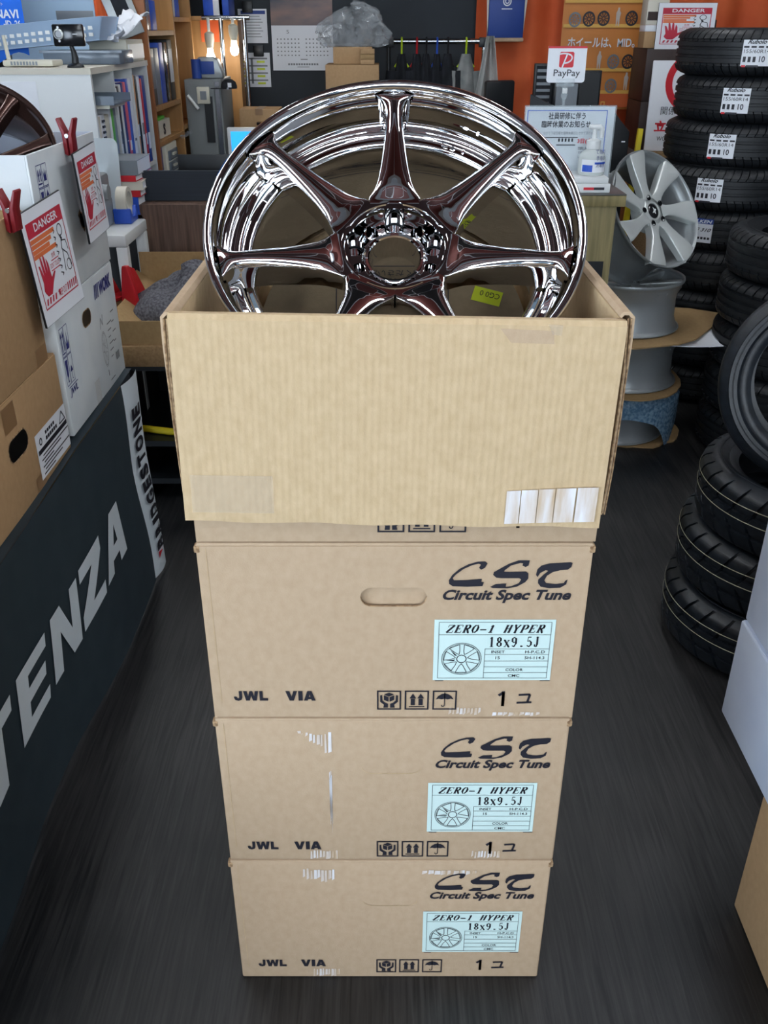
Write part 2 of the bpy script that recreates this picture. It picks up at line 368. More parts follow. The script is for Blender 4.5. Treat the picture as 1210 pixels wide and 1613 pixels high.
def icon_arrows(mb, x, y, M):
    icon_frame(mb, x, y, M)
    mb.rect(x + 0.006, x + ICON_BOX - 0.006, y + 0.0045, y + 0.0062, M)
    for c in (x + 0.0115, x + 0.0225):
        mb.rect(c - 0.003, c + 0.003, y + 0.008, y + 0.0195, M); mb.poly([(c - 0.0048, y + 0.0202), (c + 0.0048, y + 0.0202), (c, y + 0.029)], M)
def icon_umbrella(mb, x, y, M):
    icon_frame(mb, x, y, M); c = x + ICON_BOX / 2
    mb.poly([(c - 0.0125, y + 0.0185), (c - 0.0095, y + 0.024), (c - 0.005, y + 0.0275), (c, y + 0.029), (c + 0.005, y + 0.0275), (c + 0.0095, y + 0.024), (c + 0.0125, y + 0.0185), (c + 0.0085, y + 0.0198), (c + 0.0042, y + 0.0185), (c, y + 0.0198), (c - 0.0042, y + 0.0185), (c - 0.0085, y + 0.0198)], M)
    mb.line([(c, y + 0.031), (c, y + 0.008), (c - 0.0012, y + 0.0058), (c - 0.0035, y + 0.0058), (c - 0.0045, y + 0.0085)], 0.0013, M)
LOGO_C = [(523, 238), (510, 228), (470, 229), (420, 243), (372, 268), (335, 300), (317, 330), (320, 350), (340, 362), (420, 365), (503, 361), (509, 340), (495, 338), (497, 322), (420, 328), (345, 330), (338, 318), (352, 300), (395, 268), (440, 248), (475, 240), (487, 245), (478, 262), (490, 272), (510, 262)]
LOGO_S = [(750, 222), (690, 222), (640, 240), (600, 262), (560, 285), (557, 300), (575, 315), (600, 318), (700, 318), (712, 325), (700, 345), (660, 362), (630, 366), (632, 347), (575, 350), (545, 366), (560, 372), (640, 374), (690, 365), (735, 340), (750, 320), (748, 292), (735, 282), (650, 284), (615, 283), (618, 275), (650, 250), (700, 236), (715, 238), (712, 250), (730, 258), (745, 250)]
LOGO_T = [(982, 236), (970, 232), (925, 235), (860, 238), (815, 250), (795, 270), (790, 300), (800, 312), (812, 290), (840, 275), (855, 278), (830, 300), (805, 325), (805, 345), (822, 365), (870, 373), (930, 370), (960, 352), (965, 325), (955, 330), (945, 345), (900, 350), (850, 345), (838, 330), (850, 305), (880, 285), (920, 275), (960, 272), (978, 258)]
def logo_pts(P):   # crop pixels -> box face metres
    return [(0.071 + (x - 317) / (982 - 317) * 0.159, 0.264 - (y - 222) / (374 - 222) * 0.043 - 0.0015) for x, y in P]
# hand-built slab serif capitals and figures (strokes on a unit cell: thick verticals, thin slabs)
SERIF = {
 'Z': ([(0.05, 0.72, 0.05, 1, .07), (0.05, 1, 0.9, 1, .08), (0.9, 1, 0.08, 0, .2), (0.08, 0, 0.95, 0, .08), (0.95, 0, 0.95, .28, .07)]),
 'E': ([(0.22, 0, 0.22, 1, .2), (0, 0, 0.95, 0, .08), (0, 1, 0.92, 1, .08), (0.22, .52, .62, .52, .08), (0.95, 0, .95, .25, .07), (.92, 1, .92, .76, .07), (.62, .4, .62, .64, .07)]),
 'R': ([(0.22, 0, 0.22, 1, .2), (0, 0, .45, 0, .08), (0, 1, .65, 1, .08), (.65, 1, .8, .9, .14), (.8, .9, .8, .64, .2), (.8, .64, .62, .53, .14), (.62, .53, .22, .53, .08), (.5, .5, .86, 0, .2), (.75, 0, 1, 0, .08)]),
 'O': ([(.15, .3, .15, .7, .2), (.15, .7, .35, .97, .14), (.35, .97, .65, .97, .08), (.65, .97, .85, .7, .14), (.85, .7, .85, .3, .2), (.85, .3, .65, .03, .14), (.65, .03, .35, .03, .08), (.35, .03, .15, .3, .14)]),
 '-': ([(.1, .38, .9, .38, .14)]),
 '1': ([(.5, 0, .5, 1, .2), (.2, 0, .8, 0, .08), (.5, 1, .22, .82, .1)]),
 'H': ([(.2, 0, .2, 1, .2), (.8, 0, .8, 1, .2), (.2, .52, .8, .52, .08), (0, 0, .4, 0, .08), (0, 1, .4, 1, .08), (.6, 0, 1, 0, .08), (.6, 1, 1, 1, .08)]),
 'Y': ([(.5, 0, .5, .48, .2), (.5, .45, .16, 1, .2), (.5, .45, .86, 1, .12), (.28, 0, .72, 0, .08), (0, 1, .36, 1, .08), (.68, 1, 1, 1, .08)]),
 'P': ([(.22, 0, .22, 1, .2), (0, 0, .45, 0, .08), (0, 1, .66, 1, .08), (.66, 1, .85, .88, .14), (.85, .88, .85, .6, .2), (.85, .6, .66, .46, .14), (.66, .46, .22, .46, .08)]),
 '8': ([(.25, .62, .25, .86, .18), (.25, .86, .5, .98, .12), (.5, .98, .75, .86, .12), (.75, .86, .75, .64, .18), (.75, .64, .2, .36, .16), (.2, .36, .2, .16, .18), (.2, .16, .5, .02, .12), (.5, .02, .8, .16, .12), (.8, .16, .8, .36, .18), (.8, .36, .25, .62, .12)]),
 'x': ([(.15, .68, .85, 0, .2), (.82, .68, .18, 0, .1), (0, .68, .36, .68, .08), (.64, .68, 1, .68, .08), (0, 0, .36, 0, .08), (.64, 0, 1, 0, .08)]),
 '9': ([(.2, .55, .2, .84, .18), (.2, .84, .48, .98, .12), (.48, .98, .8, .84, .12), (.8, .84, .8, .35, .2), (.8, .35, .5, .02, .14), (.5, .02, .22, .1, .12), (.2, .55, .45, .44, .12), (.45, .44, .8, .56, .1)]),
 '.': ([(.4, .06, .6, .06, .18)]),
 '5': ([(.3, 1, .82, 1, .13), (.3, 1, .24, .55, .08), (.24, .55, .55, .64, .1), (.55, .64, .82, .48, .14), (.82, .48, .82, .22, .19), (.82, .22, .5, .02, .13), (.5, .02, .2, .12, .13)]),
 'J': ([(.6, .25, .6, 1, .2), (.38, 1, .85, 1, .08), (.6, .25, .45, .02, .15), (.45, .02, .2, .05, .1), (.2, .05, .2, .22, .14)]),
 ' ': [],
}
def serif_text(mb, st, x0, x1, y0, y1, M, shear=0.0):
    n = len(st); cw = (x1 - x0 - shear * (y1 - y0)) / n; ch = y1 - y0; g = 0.1
    for i, c in enumerate(st):
        for a, b_, c_, d, wd in SERIF[c]:
            def P(u, v): return (x0 + (i + g + u * (1 - 2 * g)) * cw + shear * v * ch, y0 + v * ch)
            p, q = P(a, b_), P(c_, d); mb.line([p, q], wd * min(cw, ch) * (1.25 if wd > .1 else 1.0), M)
            if wd > .11: 
                for X, Y in (p, q):
                    r = wd * min(cw, ch) * .6
                    if b_ not in (0, 1) or d not in (0, 1): mb.poly([(X + r * math.cos(k * PI / 4), Y + r * math.sin(k * PI / 4)) for k in range(8)], M)
HEAVY = {  # wide heavy capitals as outlines on a unit cell, with their relative widths
 'J': (.85, [[(.62, 1), (.98, 1), (.98, .3), (.85, .06), (.5, -.02), (.15, .06), (.02, .3), (.02, .42), (.36, .42), (.4, .28), (.5, .23), (.6, .28), (.62, .4)]]),
 'W': (1.45, [[(0, 1), (.24, 1), (.31, .45), (.42, 1), (.6, 1), (.71, .45), (.77, 1), (1, 1), (.86, 0), (.61, 0), (.51, .52), (.4, 0), (.15, 0)]]),
 'L': (.8, [[(0, 1), (.4, 1), (.4, .26), (1, .26), (1, 0), (0, 0)]]),
 'V': (1.15, [[(0, 1), (.34, 1), (.51, .4), (.68, 1), (1, 1), (.68, 0), (.33, 0)]]),
 'I': (.42, [[(0, 1), (1, 1), (1, 0), (0, 0)]]),
 'A': (1.15, [[(0, 0), (.33, 0), (.37, .16), (.63, .16), (.67, 0), (1, 0), (.68, 1), (.51, 1), (.51, .66), (.57, .38), (.44, .38), (.51, .66), (.5, 1), (.32, 1)]]),
}
def heavy_text(mb, st, x0, x1, y0, y1, M, gap=.1):
    tot = sum(HEAVY[c][0] for c in st) + gap * (len(st) - 1); k = (x1 - x0) / tot; x = x0
    for c in st:
        w_, ps = HEAVY[c]
        for P in ps: mb.poly([(x + px * w_ * k, y0 + py * (y1 - y0)) for px, py in P], M)
        x += (w_ + gap) * k
def seven_spoke_drawing(mb, cx, cy, rx, ry, M):
    for r0, r1 in ((.97, 1.0), (.9, .925)):
        v = []
        for k in range(40):
            a = 2 * PI * k / 40; v += [(cx + rx * r0 * math.cos(a), cy + ry * r0 * math.sin(a), 0), (cx + rx * r1 * math.cos(a), cy + ry * r1 * math.sin(a), 0)]
        mb.add(v, [(2 * k, 2 * k + 1, 2 * ((k + 1) % 40) + 1, 2 * ((k + 1) % 40)) for k in range(40)], M)
    q = lambda a, r: (cx + rx * r * math.cos(a), cy + ry * r * math.sin(a))
    for k in range(7):
        a = PI / 2 + k * 2 * PI / 7; h = PI / 7
        mb.line([q(a + .13, .9), q(a + .2, .5), q(a + h, .3), q(a + 2 * h - .2, .5), q(a + 2 * h - .13, .9)], 0.0009, M)
        mb.line([q(a + .13, .9), q(a + h, .86), q(a + 2 * h - .13, .9)], 0.0008, M)
        if k in (1, 2): mb.poly([q(a - .1, .8), q(a + .12, .4), q(a - .1, .3)], M)
    mb.line([q(k * PI / 6, .24) for k in range(13)], 0.0012, M)
def carton_prints(root, dv=0.0, label=True, sticker_dy=0.0):
    M = FRONT(0, -0.0012, 0)
    b_ = MB()
    for P in (LOGO_C, LOGO_S, LOGO_T): b_.poly([(x, y + dv) for x, y in logo_pts(P)], M)
    b_.text('Circuit Spec Tune', 0.064, 0.233, 0.1965 + dv, 0.2175 + dv, M, 0.034, 0.28)
    b_.build('printed_logo', K['ink'], root)
    b_ = MB(); heavy_text(b_, 'JWL', -0.225, -0.177, 0.0315 + dv, 0.0485 + dv, M); b_.build('printed_letters', K['ink'], root)
    b_ = MB(); heavy_text(b_, 'VIA', -0.152, -0.110, 0.0315 + dv, 0.0485 + dv, M); b_.build('printed_letters', K['ink'], root)
    b_ = MB(); icon_hands(b_, -0.0235, 0.0152 + dv, M); icon_arrows(b_, 0.0155, 0.0152 + dv, M); icon_umbrella(b_, 0.0548, 0.0152 + dv, M); b_.build('handling_icons', K['ink'], root)
    b_ = MB(); b_.line([(0.1475, 0.0405 + dv), (0.154, 0.046 + dv), (0.154, 0.0215 + dv)], 0.0042, M); b_.poly([(0.152, 0.048 + dv), (0.156, 0.048 + dv), (0.156, 0.0215 + dv), (0.152, 0.0215 + dv)], M)
    b_.line([(0.1755, 0.0415 + dv), (0.1915, 0.0425 + dv), (0.1885, 0.029 + dv)], 0.0033, M); b_.line([(0.1735, 0.0275 + dv), (0.1945, 0.0285 + dv)], 0.0033, M)
    b_.build('printed_count', K['ink'], root)
    d = dv + sticker_dy
    if label:
        st = MB().rect(0.054, 0.217, 0.069 + d, 0.171 + d, FRONT(0, -0.0012, 0)).build('label_sticker', K['label'], root)
        M2 = FRONT(0, -0.0018, 0); p = MB(); y0 = 0.069 + d
        for pts in ([(0.0605, .004), (0.2115, .004), (0.2115, .098), (0.0605, .098), (0.0605, .004)], [(0.0605, .0775), (0.2115, .0775)], [(0.124, .004), (0.124, .054)], [(0.124, .054), (0.2115, .054)],
                    [(0.124, .0445), (0.2115, .0445)], [(0.124, .0335), (0.2115, .0335)], [(0.124, .0235), (0.2115, .0235)], [(0.124, .0135), (0.2115, .0135)]):
            p.line([(x, y0 + y) for x, y in pts], 0.0006, M2)
        serif_text(p, 'ZERO-1 HYPER', 0.0685, 0.2055, y0 + .0812, y0 + .0932, M2, 0.35)
        serif_text(p, '18x9.5J', 0.1275, 0.1985, y0 + .0575, y0 + .0735, M2)
        for s_, a, c, y in (('INSET', .133, .151, .0465), ('H-P.C.D', .179, .206, .0465), ('15', .139, .145, .0365), ('5H-114.3', .179, .206, .0365), ('COLOR', .154, .178, .016), ('CMC', .158, .174, .0058)):
            p.text(s_, a, c, y0 + y, y0 + y + .0048, M2, 0.01)
        seven_spoke_drawing(p, 0.0925, y0 + .037, 0.0275, 0.027, M2)
        p.build('label_print', K['ink'], st)
        for a_, c_ in ((.057, .069), (.203, .217)): MB().rect(a_, c_, 0.0672 + d, 0.0682 + d, M).build('label_corner_mark', K['ink'], root)
def slot_outline(x0, x1, y0, y1, n=10):
    r = (y1 - y0) / 2; c = (y0 + y1) / 2
    return [(x1 - r + r * math.sin(a), c + r * math.cos(a)) for a in [PI * i / n for i in range(n + 1)]] + [(x0 + r - r * math.sin(a), c - r * math.cos(a)) for a in [PI * i / n for i in range(n + 1)]]
def scuff(root, x0, x1, y0, y1, seed, wedge=0.0):
    r = random.Random(seed); mb = MB(); M = FRONT(0, -0.0009, 0); n = 9
    for i in range(n):
        a = x0 + (x1 - x0) * i / n; b_ = x0 + (x1 - x0) * (i + r.uniform(.55, 1.0)) / n
        lo = y0 + (y1 - y0) * (wedge * (1 - i / n) + r.uniform(0, .25)); hi = y1 - (y1 - y0) * r.uniform(0, .15)
        mb.poly([(a, lo), (b_, lo + r.uniform(0, .004)), (b_, hi), (a + .001, hi)], M)
    mb.build('tape_scuff', K['tape_scuff'], root)
BOX_LABELS = ['sealed kraft wheel carton on the floor, lowest of the stack', 'sealed kraft wheel carton, second up from the floor in the stack', 'sealed kraft wheel carton with a punched hand hole, under the open box']
for k in range(3):
    t = thing('wheel_carton', BOX_LABELS[k], 'cardboard box', (0.0104 + 0.0016 * k, FY, BH * k), (0, 0, 0), 'kraft wheel cartons in the centre stack')
    h2 = BW / 2
    # body: front sheet with a real hand hole on carton 3, folded edges elsewhere
    mb = MB()
    if k == 2:
        hole = slot_outline(-0.045, 0.043, 0.191, 0.221)
        outer = [(-h2 + .001, .003), (h2 - .001, .003), (h2 - .001, BH - .006), (-h2 + .001, BH - .006)]
        # two halves around the hole
        top = [p for p in hole]; 
        left_i = min(range(len(hole)), key=lambda i: hole[i][0]); right_i = max(range(len(hole)), key=lambda i: hole[i][0])
        seq = hole[right_i:] + hole[:right_i]
        li = min(range(len(seq)), key=lambda i: seq[i][0])
        lower = seq[:li + 1]; upper = seq[li:] + [seq[0]]
        yl, yr = hole[left_i][1], hole[right_i][1]
        M = FRONT(0, 0.004, 0)
        mb.poly([outer[0], outer[1], (outer[1][0], yr)] + lower + [(outer[0][0], yl)], M, 0.004)
        mb.poly([outer[3], (outer[0][0], yl)] + upper + [(outer[1][0], yr), outer[2]], M, 0.004)
        mb.box(-h2, -h2 + .004, 0.001, BD, 0, BH - .004); mb.box(h2 - .004, h2, 0.001, BD, 0, BH - .004); mb.box(-h2, h2, BD - .004, BD, 0, BH - .004); mb.box(-h2, h2, .002, BD, 0.0005, 0.004)
        mb.build('carton_body', K['kraft'], t)
        MB().poly(slot_outline(-0.05, 0.048, 0.188, 0.2225), FRONT(0, 0.0105, 0), 0.002).build('hand_hole_tab', K['kraft'], t)
        e = MB(); e.tube([(x, 0.0015, y - .0006) for x, y in lower], 0.0014, 5); e.build('torn_edge', K['kraft_edge'], t)
    else:
        mb.box(-h2, h2, 0, BD, 0.0005, BH - .004); mb.build('carton_body', K['kraft'], t, bevel=0.0035, seg=3)
        o_ = slot_outline(-0.046, 0.044, 0.184, 0.2165)
        MB().line(o_[6:-6], 0.0009, FRONT(0, -0.0008, 0)).build('hand_hole_outline', K['kraft_in'], t)
    f = MB(); f.box(-h2 + .001, h2 - .001, 0.0, BD / 2 - .002, BH - .0065, BH - .0015); f.box(-h2 + .001, h2 - .001, BD / 2 + .002, BD, BH - .0065, BH - .0015)
    f.build('top_flap', K['kraft'], t, bevel=0.002)
    # crumpled corner tufts of the flap roll
    for s in (-1, 1):
        c = MB(); c.box(s * (h2 - .001) - .004, s * (h2 - .001) + .004, -.001, .012, BH - .016, BH - .006); c.build('crumpled_corner', K['kraft_edge'], t, bevel=0.002)
    MB().rect(-h2 + .012, -h2 + .0128, .03, BH - .01, FRONT(0, -.0006, 0)).build('crease', K['kraft_in'], t)
    carton_prints(t, (0.0, -0.006, 0.0012)[k], True, (0.0, 0.001, -0.001)[k])
    if k == 0:
        scuff(t, -.14, -.088, .236, .272, 3, .3); scuff(t, -.132, -.086, .004, .026, 4); scuff(t, .05, .14, .256, .268, 5)
    if k == 1:
        scuff(t, -.137, -.088, .212, .266, 6, .8); scuff(t, -.128, -.084, .003, .023, 7); scuff(t, .125, .17, .004, .022, 8); scuff(t, -.094, -.090, .06, .19, 11)
    if k == 2: scuff(t, .078, .125, .006, .02, 9); scuff(t, .14, .21, .004, .012, 10)

# the open carton on top: five panels and four folded-out flaps
t = thing('open_wheel_carton', 'open kraft carton on top of the stack with its front flap folded down', 'cardboard box', (0.0104 + 0.0016 * 3, FY, BH * 3), (0, 0, 0), 'kraft wheel cartons in the centre stack')
TH = 0.005; h2 = BW / 2
MB().box(-h2, h2, 0, TH, 0.0005, BH).build('front_panel', K['kraft'], t, bevel=.001)
MB().box(-h2, h2, BD - TH, BD, 0.0005, BH).build('back_panel', K['kraft_in'], t, bevel=.001)
for s in (-1, 1): MB().box(min(s * h2, s * (h2 - TH)), max(s * h2, s * (h2 - TH)), TH, BD - TH, 0.0005, BH).build('side_panel', K['kraft_in'], t, bevel=.001)
MB().box(-h2 + TH, h2 - TH, TH, BD - TH, .0005, .006).build('bottom_panel', K['kraft_in'], t)
def flap_sheet(L, H, th, wob=0.0, seed=1, out=.0045):
    """a folded-down flap: rolls over the fold line then hangs; x along the fold, -z hangs, y outwards negative"""
    r = random.Random(seed); ph = r.uniform(0, 6)
    prof = [(0.004, 0.0), (0.001, 0.0035), (-0.004, 0.0035), (-0.0075, 0.0)] + [(-0.0085 - out * (q / 8.0) ** 1.2, -H * q / 8.0) for q in range(1, 9)]
    n = 36; v = []; f = []
    for i in range(n):
        u = i / (n - 1); x = -L / 2 + L * u
        for j, (y, z) in enumerate(prof):
            w_ = wob * math.sin(7 * u + ph) * max(0, -z / H)
            v.append((x, y + w_, z + (0.0012 * math.sin(23 * u + ph) if j == len(prof) - 1 else 0)))
    m_ = len(prof)
    for i in range(n - 1):
        for j in range(m_ - 1): f.append((i * m_ + j, (i + 1) * m_ + j, (i + 1) * m_ + j + 1, i * m_ + j + 1))
    mb = MB(); mb.add(v, f); return mb
fl = flap_sheet(BW + .004, 0.252, .004, wob=.001).build('front_flap', K['kraft_in'], t, smooth=True, solid=0.004, loc=(0, 0, BH - .003))
fl.rotation_euler = (0, .018, 0)
# tape left on the flap
M = FRONT(0, -0.0188, 0)
tp = MB(); 
for i, (a, b_) in enumerate([(.138, .155), (.156, .176), (.177, .197), (.198, .222), (.224, .249)]): tp.poly([(a, -.2475 + .001 * i), (b_, -.2465 + .001 * i), (b_, -.201 + .0015 * i), (a, -.202 + .0015 * i)], M)
tp.build('tape_strip', K['tape_scuff'], fl)
MB().rect(-.246, -.146, -.238, -.187, M).build('tape_strip', K['tape'], fl)
MB().poly([(.115, -.002), (.175, -.004), (.178, -.024), (.155, -.03), (.128, -.018)], FRONT(0, -0.0122, 0)).build('torn_patch', K['kraft'], fl)
MB().poly([(.168, .004), (.185, .003), (.184, -.009), (.174, -.008)], FRONT(0, -0.0128, 0)).build('tape_scrap', K['tape'], fl)
for s in (-1, 1):
    sf = flap_sheet(BD, 0.25, .004, wob=.002, seed=3 + s, out=-.004).build('side_flap', K['kraft'], t, smooth=True, solid=0.004)
    sf.location = (s * (h2 + .001), BD / 2, BH + .001); sf.rotation_euler = (0, 0, s * PI / 2)
    e = MB(); pr = [(-.007, .0), (-.0095, -.06), (-.0095, -.12), (-.008, -.19), (-.005, -.25)]
    for off in (0.0, .0035): e.tube([(-BD / 2 - .001, y + off, z) for y, z in pr] if s > 0 else [(BD / 2 + .001, y + off, z) for y, z in pr], .0013, 5)
    e.build('corrugated_edge', K['kraft_edge'], sf)
bf = flap_sheet(BW, 0.25, .004, seed=9).build('back_flap', K['kraft'], t, smooth=True, solid=0.004); bf.location = (0, BD, BH + .001); bf.rotation_euler = (0, 0, PI)
# lower front of the open carton shows the same prints, cut by the flap
carton_prints(t, 0.0, False)

# ================================================================== the chrome wheel
WT = math.radians(50.46); WP = Vector((0.0142, 1.1942, 1.231)); WN = Vector((0, -math.cos(WT), math.sin(WT)))
chrome = thing('chrome_wheel', 'large chrome seven-spoke wheel leaning back in the open box', 'wheel', WP, (PI / 2 - WT, 0, 0))
rim = [(.236, -.020), (.2440, -.014), (.2462, -.008), (.2455, -.002), (.2425, 0), (.2385, -.0008), (.2355, -.004), (.2335, -.010), (.2325, -.016), (.2300, -.021), (.2270, -.024), (.2255, -.032), (.2250, -.045), (.2240, -.055), (.2215, -.0605), (.2165, -.062), (.2130, -.060), (.2085, -.0605), (.2060, -.064), (.2020, -.0665), (.1975, -.0665), (.1940, -.069), (.1915, -.075), (.1912, -.095), (.193, -.12), (.200, -.18), (.205, -.225), (.212, -.238), (.228, -.245), (.238, -.250), (.2400, -.258), (.2400, -.263), (.2360, -.264), (.226, -.252), (.214, -.246), (.210, -.235), (.206, -.18), (.199, -.12), (.200, -.08), (.216, -.068), (.229, -.06), (.2305, -.03)]
MB().lathe(rim, 144, closed=True).build('rim', K['chrome'], chrome, smooth=True, angle=60)
# spokes
def lerp(tab, x):
    for (a, p), (b_, q) in zip(tab, tab[1:]):
        if x <= b_:
            t_ = (x - a) / (b_ - a); t_ = max(0, min(1, t_)); s_ = t_ * t_ * (3 - 2 * t_) if False else t_
            return p + (q - p) * s_
    return tab[-1][1]
def spoke_mesh(halfw, zc, depth, rnd, r0, r1, ns, cross=None, bend=None, crown=.0045):
    cross = cross or [(-1, 1, 0), (-1, .55, 0), (-1, .12, 1), (-.985, .0, .62), (-.95, 0, .28), (-.88, 0, .08), (-.7, 0, -.42), (-.35, 0, -.86), (0, 0, -1), (.35, 0, -.86), (.7, 0, -.42), (.88, 0, .08), (.95, 0, .28), (.985, 0, .62), (1, .12, 1), (1, .55, 0), (1, 1, 0)]
    mb = MB(); v = []; f = []; m_ = len(cross)
    for i in range(ns):
        r = r0 + (r1 - r0) * i / (ns - 1); hw = halfw(r); z0 = zc(r); d = depth(r); rd = rnd(r)
        for u, dd, k_ in cross:
            z = z0 - (dd * d if dd > .2 else (rd * k_ if k_ > 0 else min(1.0, rd / .005) * crown * k_)) - (rd if 0 < dd <= .2 else 0) * .1
            x = u * hw; v.append((x + (bend(r) if bend else 0), r, z))
    for i in range(ns - 1):
        for j in range(m_ - 1): f.append((i * m_ + j, (i + 1) * m_ + j, (i + 1) * m_ + j + 1, i * m_ + j + 1)[::-1])
    mb.add(v, f); return mb
TAN7 = math.tan(PI / 7)
HW = [(.060, .060 * TAN7), (.072, .072 * TAN7), (.078, .0345), (.086, .0300), (.1, .0240), (.12, .0198), (.14, .0168), (.16, .0145), (.18, .0127), (.195, .0120), (.205, .0122), (.213, .0136), (.219, .0165), (.2245, .0210), (.2290, .0280)]
ZC_ = [(.060, -.0465), (.07, -.0455), (.085, -.0425), (.11, -.036), (.14, -.0285), (.17, -.021), (.2, -.0145), (.22, -.0115), (.229, -.0125)]
def smooth_tab(tab, x):      # average over a small window rounds the corners of the table
    return sum(lerp(tab, x + d) for d in (-.004, -.002, 0, .002, .004)) / 5
sp = spoke_mesh(lambda r: min(lerp(HW, r), r * TAN7 if r < .08 else 1) if r < .082 else smooth_tab(HW, r), lambda r: smooth_tab(ZC_, r), lambda r: lerp([(.06, .03), (.1, .034), (.16, .042), (.2, .048), (.229, .046)], r), lambda r: lerp([(.06, .0), (.074, .0), (.09, .0045), (.13, .006), (.2, .006), (.215, .005), (.229, .002)], r), .060, .229, 64)
spk = None
for k in range(7):
    if spk is None: o = spk = sp.build('spoke', K['chrome'], chrome, smooth=True, angle=70)
    else: o = spk.copy(); COL.objects.link(o); o.parent = chrome
    o.rotation_euler = (0, 0, k * 2 * PI / 7)
# hub: raised ring, sunk mounting pad, five lug wells, five small holes, centre bore
def bool_cut(o, cutters):
    for c in cutters:
        md = o.modifiers.new('b', 'BOOLEAN'); md.operation = 'DIFFERENCE'; md.object = c; md.solver = 'EXACT'
    dg = bpy.context.evaluated_depsgraph_get(); dg.update()
    me = bpy.data.meshes.new_from_object(o.evaluated_get(dg)); o.modifiers.clear(); o.data = me
    for c in cutters: bpy.data.objects.remove(c)
    me.shade_smooth(); me.set_sharp_from_angle(angle=math.radians(35))
hub_prof = [(.0345, -.115), (.0345, -.0735), (.0360, -.0715), (.0395, -.0705), (.0425, -.0722), (.0445, -.0745), (.052, -.0752), (.0585, -.0738), (.0615, -.068), (.0632, -.056), (.0650, -.0475), (.0672, -.0445), (.0700, -.0445), (.0725, -.0475), (.074, -.054), (.0745, -.07), (.072, -.09), (.069, -.115)]
hub = MB().lathe(hub_prof, 96, closed=True).build('hub', K['chrome'], chrome, smooth=True, angle=50)
cut = []
for k in range(5):
    a = PI / 2 + k * 2 * PI / 5
    x, y = .0572 * math.cos(a), .0572 * math.sin(a)
    c = MB().lathe([(0, -.0885), (.0125, -.0885), (.0138, -.06), (.0148, -.03), (0, -.03)], 32, T(x, y, 0)).build('c', K['dark_hole'], None, weld=True); c.parent = chrome; cut.append(c)
    a += PI / 5; x, y = .0515 * math.cos(a), .0515 * math.sin(a)
    c = MB().lathe([(0, -.105), (.0078, -.105), (.0088, -.06), (0, -.06)], 24, T(x, y, 0)).build('c', K['dark_hole'], None, weld=True); c.parent = chrome; cut.append(c)
bool_cut(hub, cut)
for k in range(5):
    a = PI / 2 + k * 2 * PI / 5; x, y = .0572 * math.cos(a), .0572 * math.sin(a)
    MB().lathe([(.0128, -.0870), (.0118, -.0862), (.0112, -.0870), (.0075, -.0975), (.0070, -.100), (0, -.100)], 28, T(x, y, 0)).build('lug_seat', K['dark_hole'], chrome, smooth=True, angle=30)
# cast letters on the inner step, upper right
cl = MB(); 
for i, ch in enumerate('CST'):
    a = PI / 2 - .36 - i * .072; M = R(a - PI / 2, 'Z') @ T(0, .199, -.0655)
    v_, f_ = text_geo(ch, .03); b0 = len(cl.v)
    cl.add([(p[0] * .016 - .005, p[1] * .013, 0.0012) for p in v_], f_, M)
cl.build('cast_letters', K['chrome'], chrome)
# cardboard pad closing the back of the wheel, with an upside-down print and a sticker
PZ = -.2445
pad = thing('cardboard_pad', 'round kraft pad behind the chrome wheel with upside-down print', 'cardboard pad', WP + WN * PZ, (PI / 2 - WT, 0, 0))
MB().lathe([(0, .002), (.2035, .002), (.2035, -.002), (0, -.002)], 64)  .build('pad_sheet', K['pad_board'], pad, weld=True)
def padpt(px, py):
    q = on_plane(px, py, WP + WN * PZ, WN) - (WP + WN * PZ); return (q.x, q.y * math.sin(WT) + q.z * math.cos(WT))
pp = MB(); M = T(0, 0, .0028)
a, b_ = padpt(530, 421), padpt(706, 421); c_, d_ = padpt(530, 500), padpt(706, 500)
pp.line([c_, a, b_, d_], .0016, M)
for st, (x0, y0, x1, y1) in (('ご確認ください。', (590, 427, 690, 437)), ('で商品に異状が', (592, 440, 690, 450)), ('開けられたら', (600, 454, 690, 464))):
    p0, p1 = padpt(x1, y0), padpt(x0, y1)     # printed upside down: right end first
    pp.text(st, 0, abs(p1[0] - p0[0]), 0, abs(p1[1] - p0[1]), M @ T(p0[0], p0[1], 0) @ R(PI, 'Z'))
pp.build('upside_down_print', K['ink'], pad)
q0 = padpt(767, 468)
st = MB().rect(-.0225, .0225, -.0135, .0135, T(q0[0], q0[1], .0026) @ R(PI - .3, 'Z')).build('sticker', K['sticker_yellow'], pad)
MB().text('CG0 0', -.019, .012, -.008, .002, T(q0[0], q0[1], .0032) @ R(PI - .3, 'Z')).build('sticker_print', K['ink'], st)

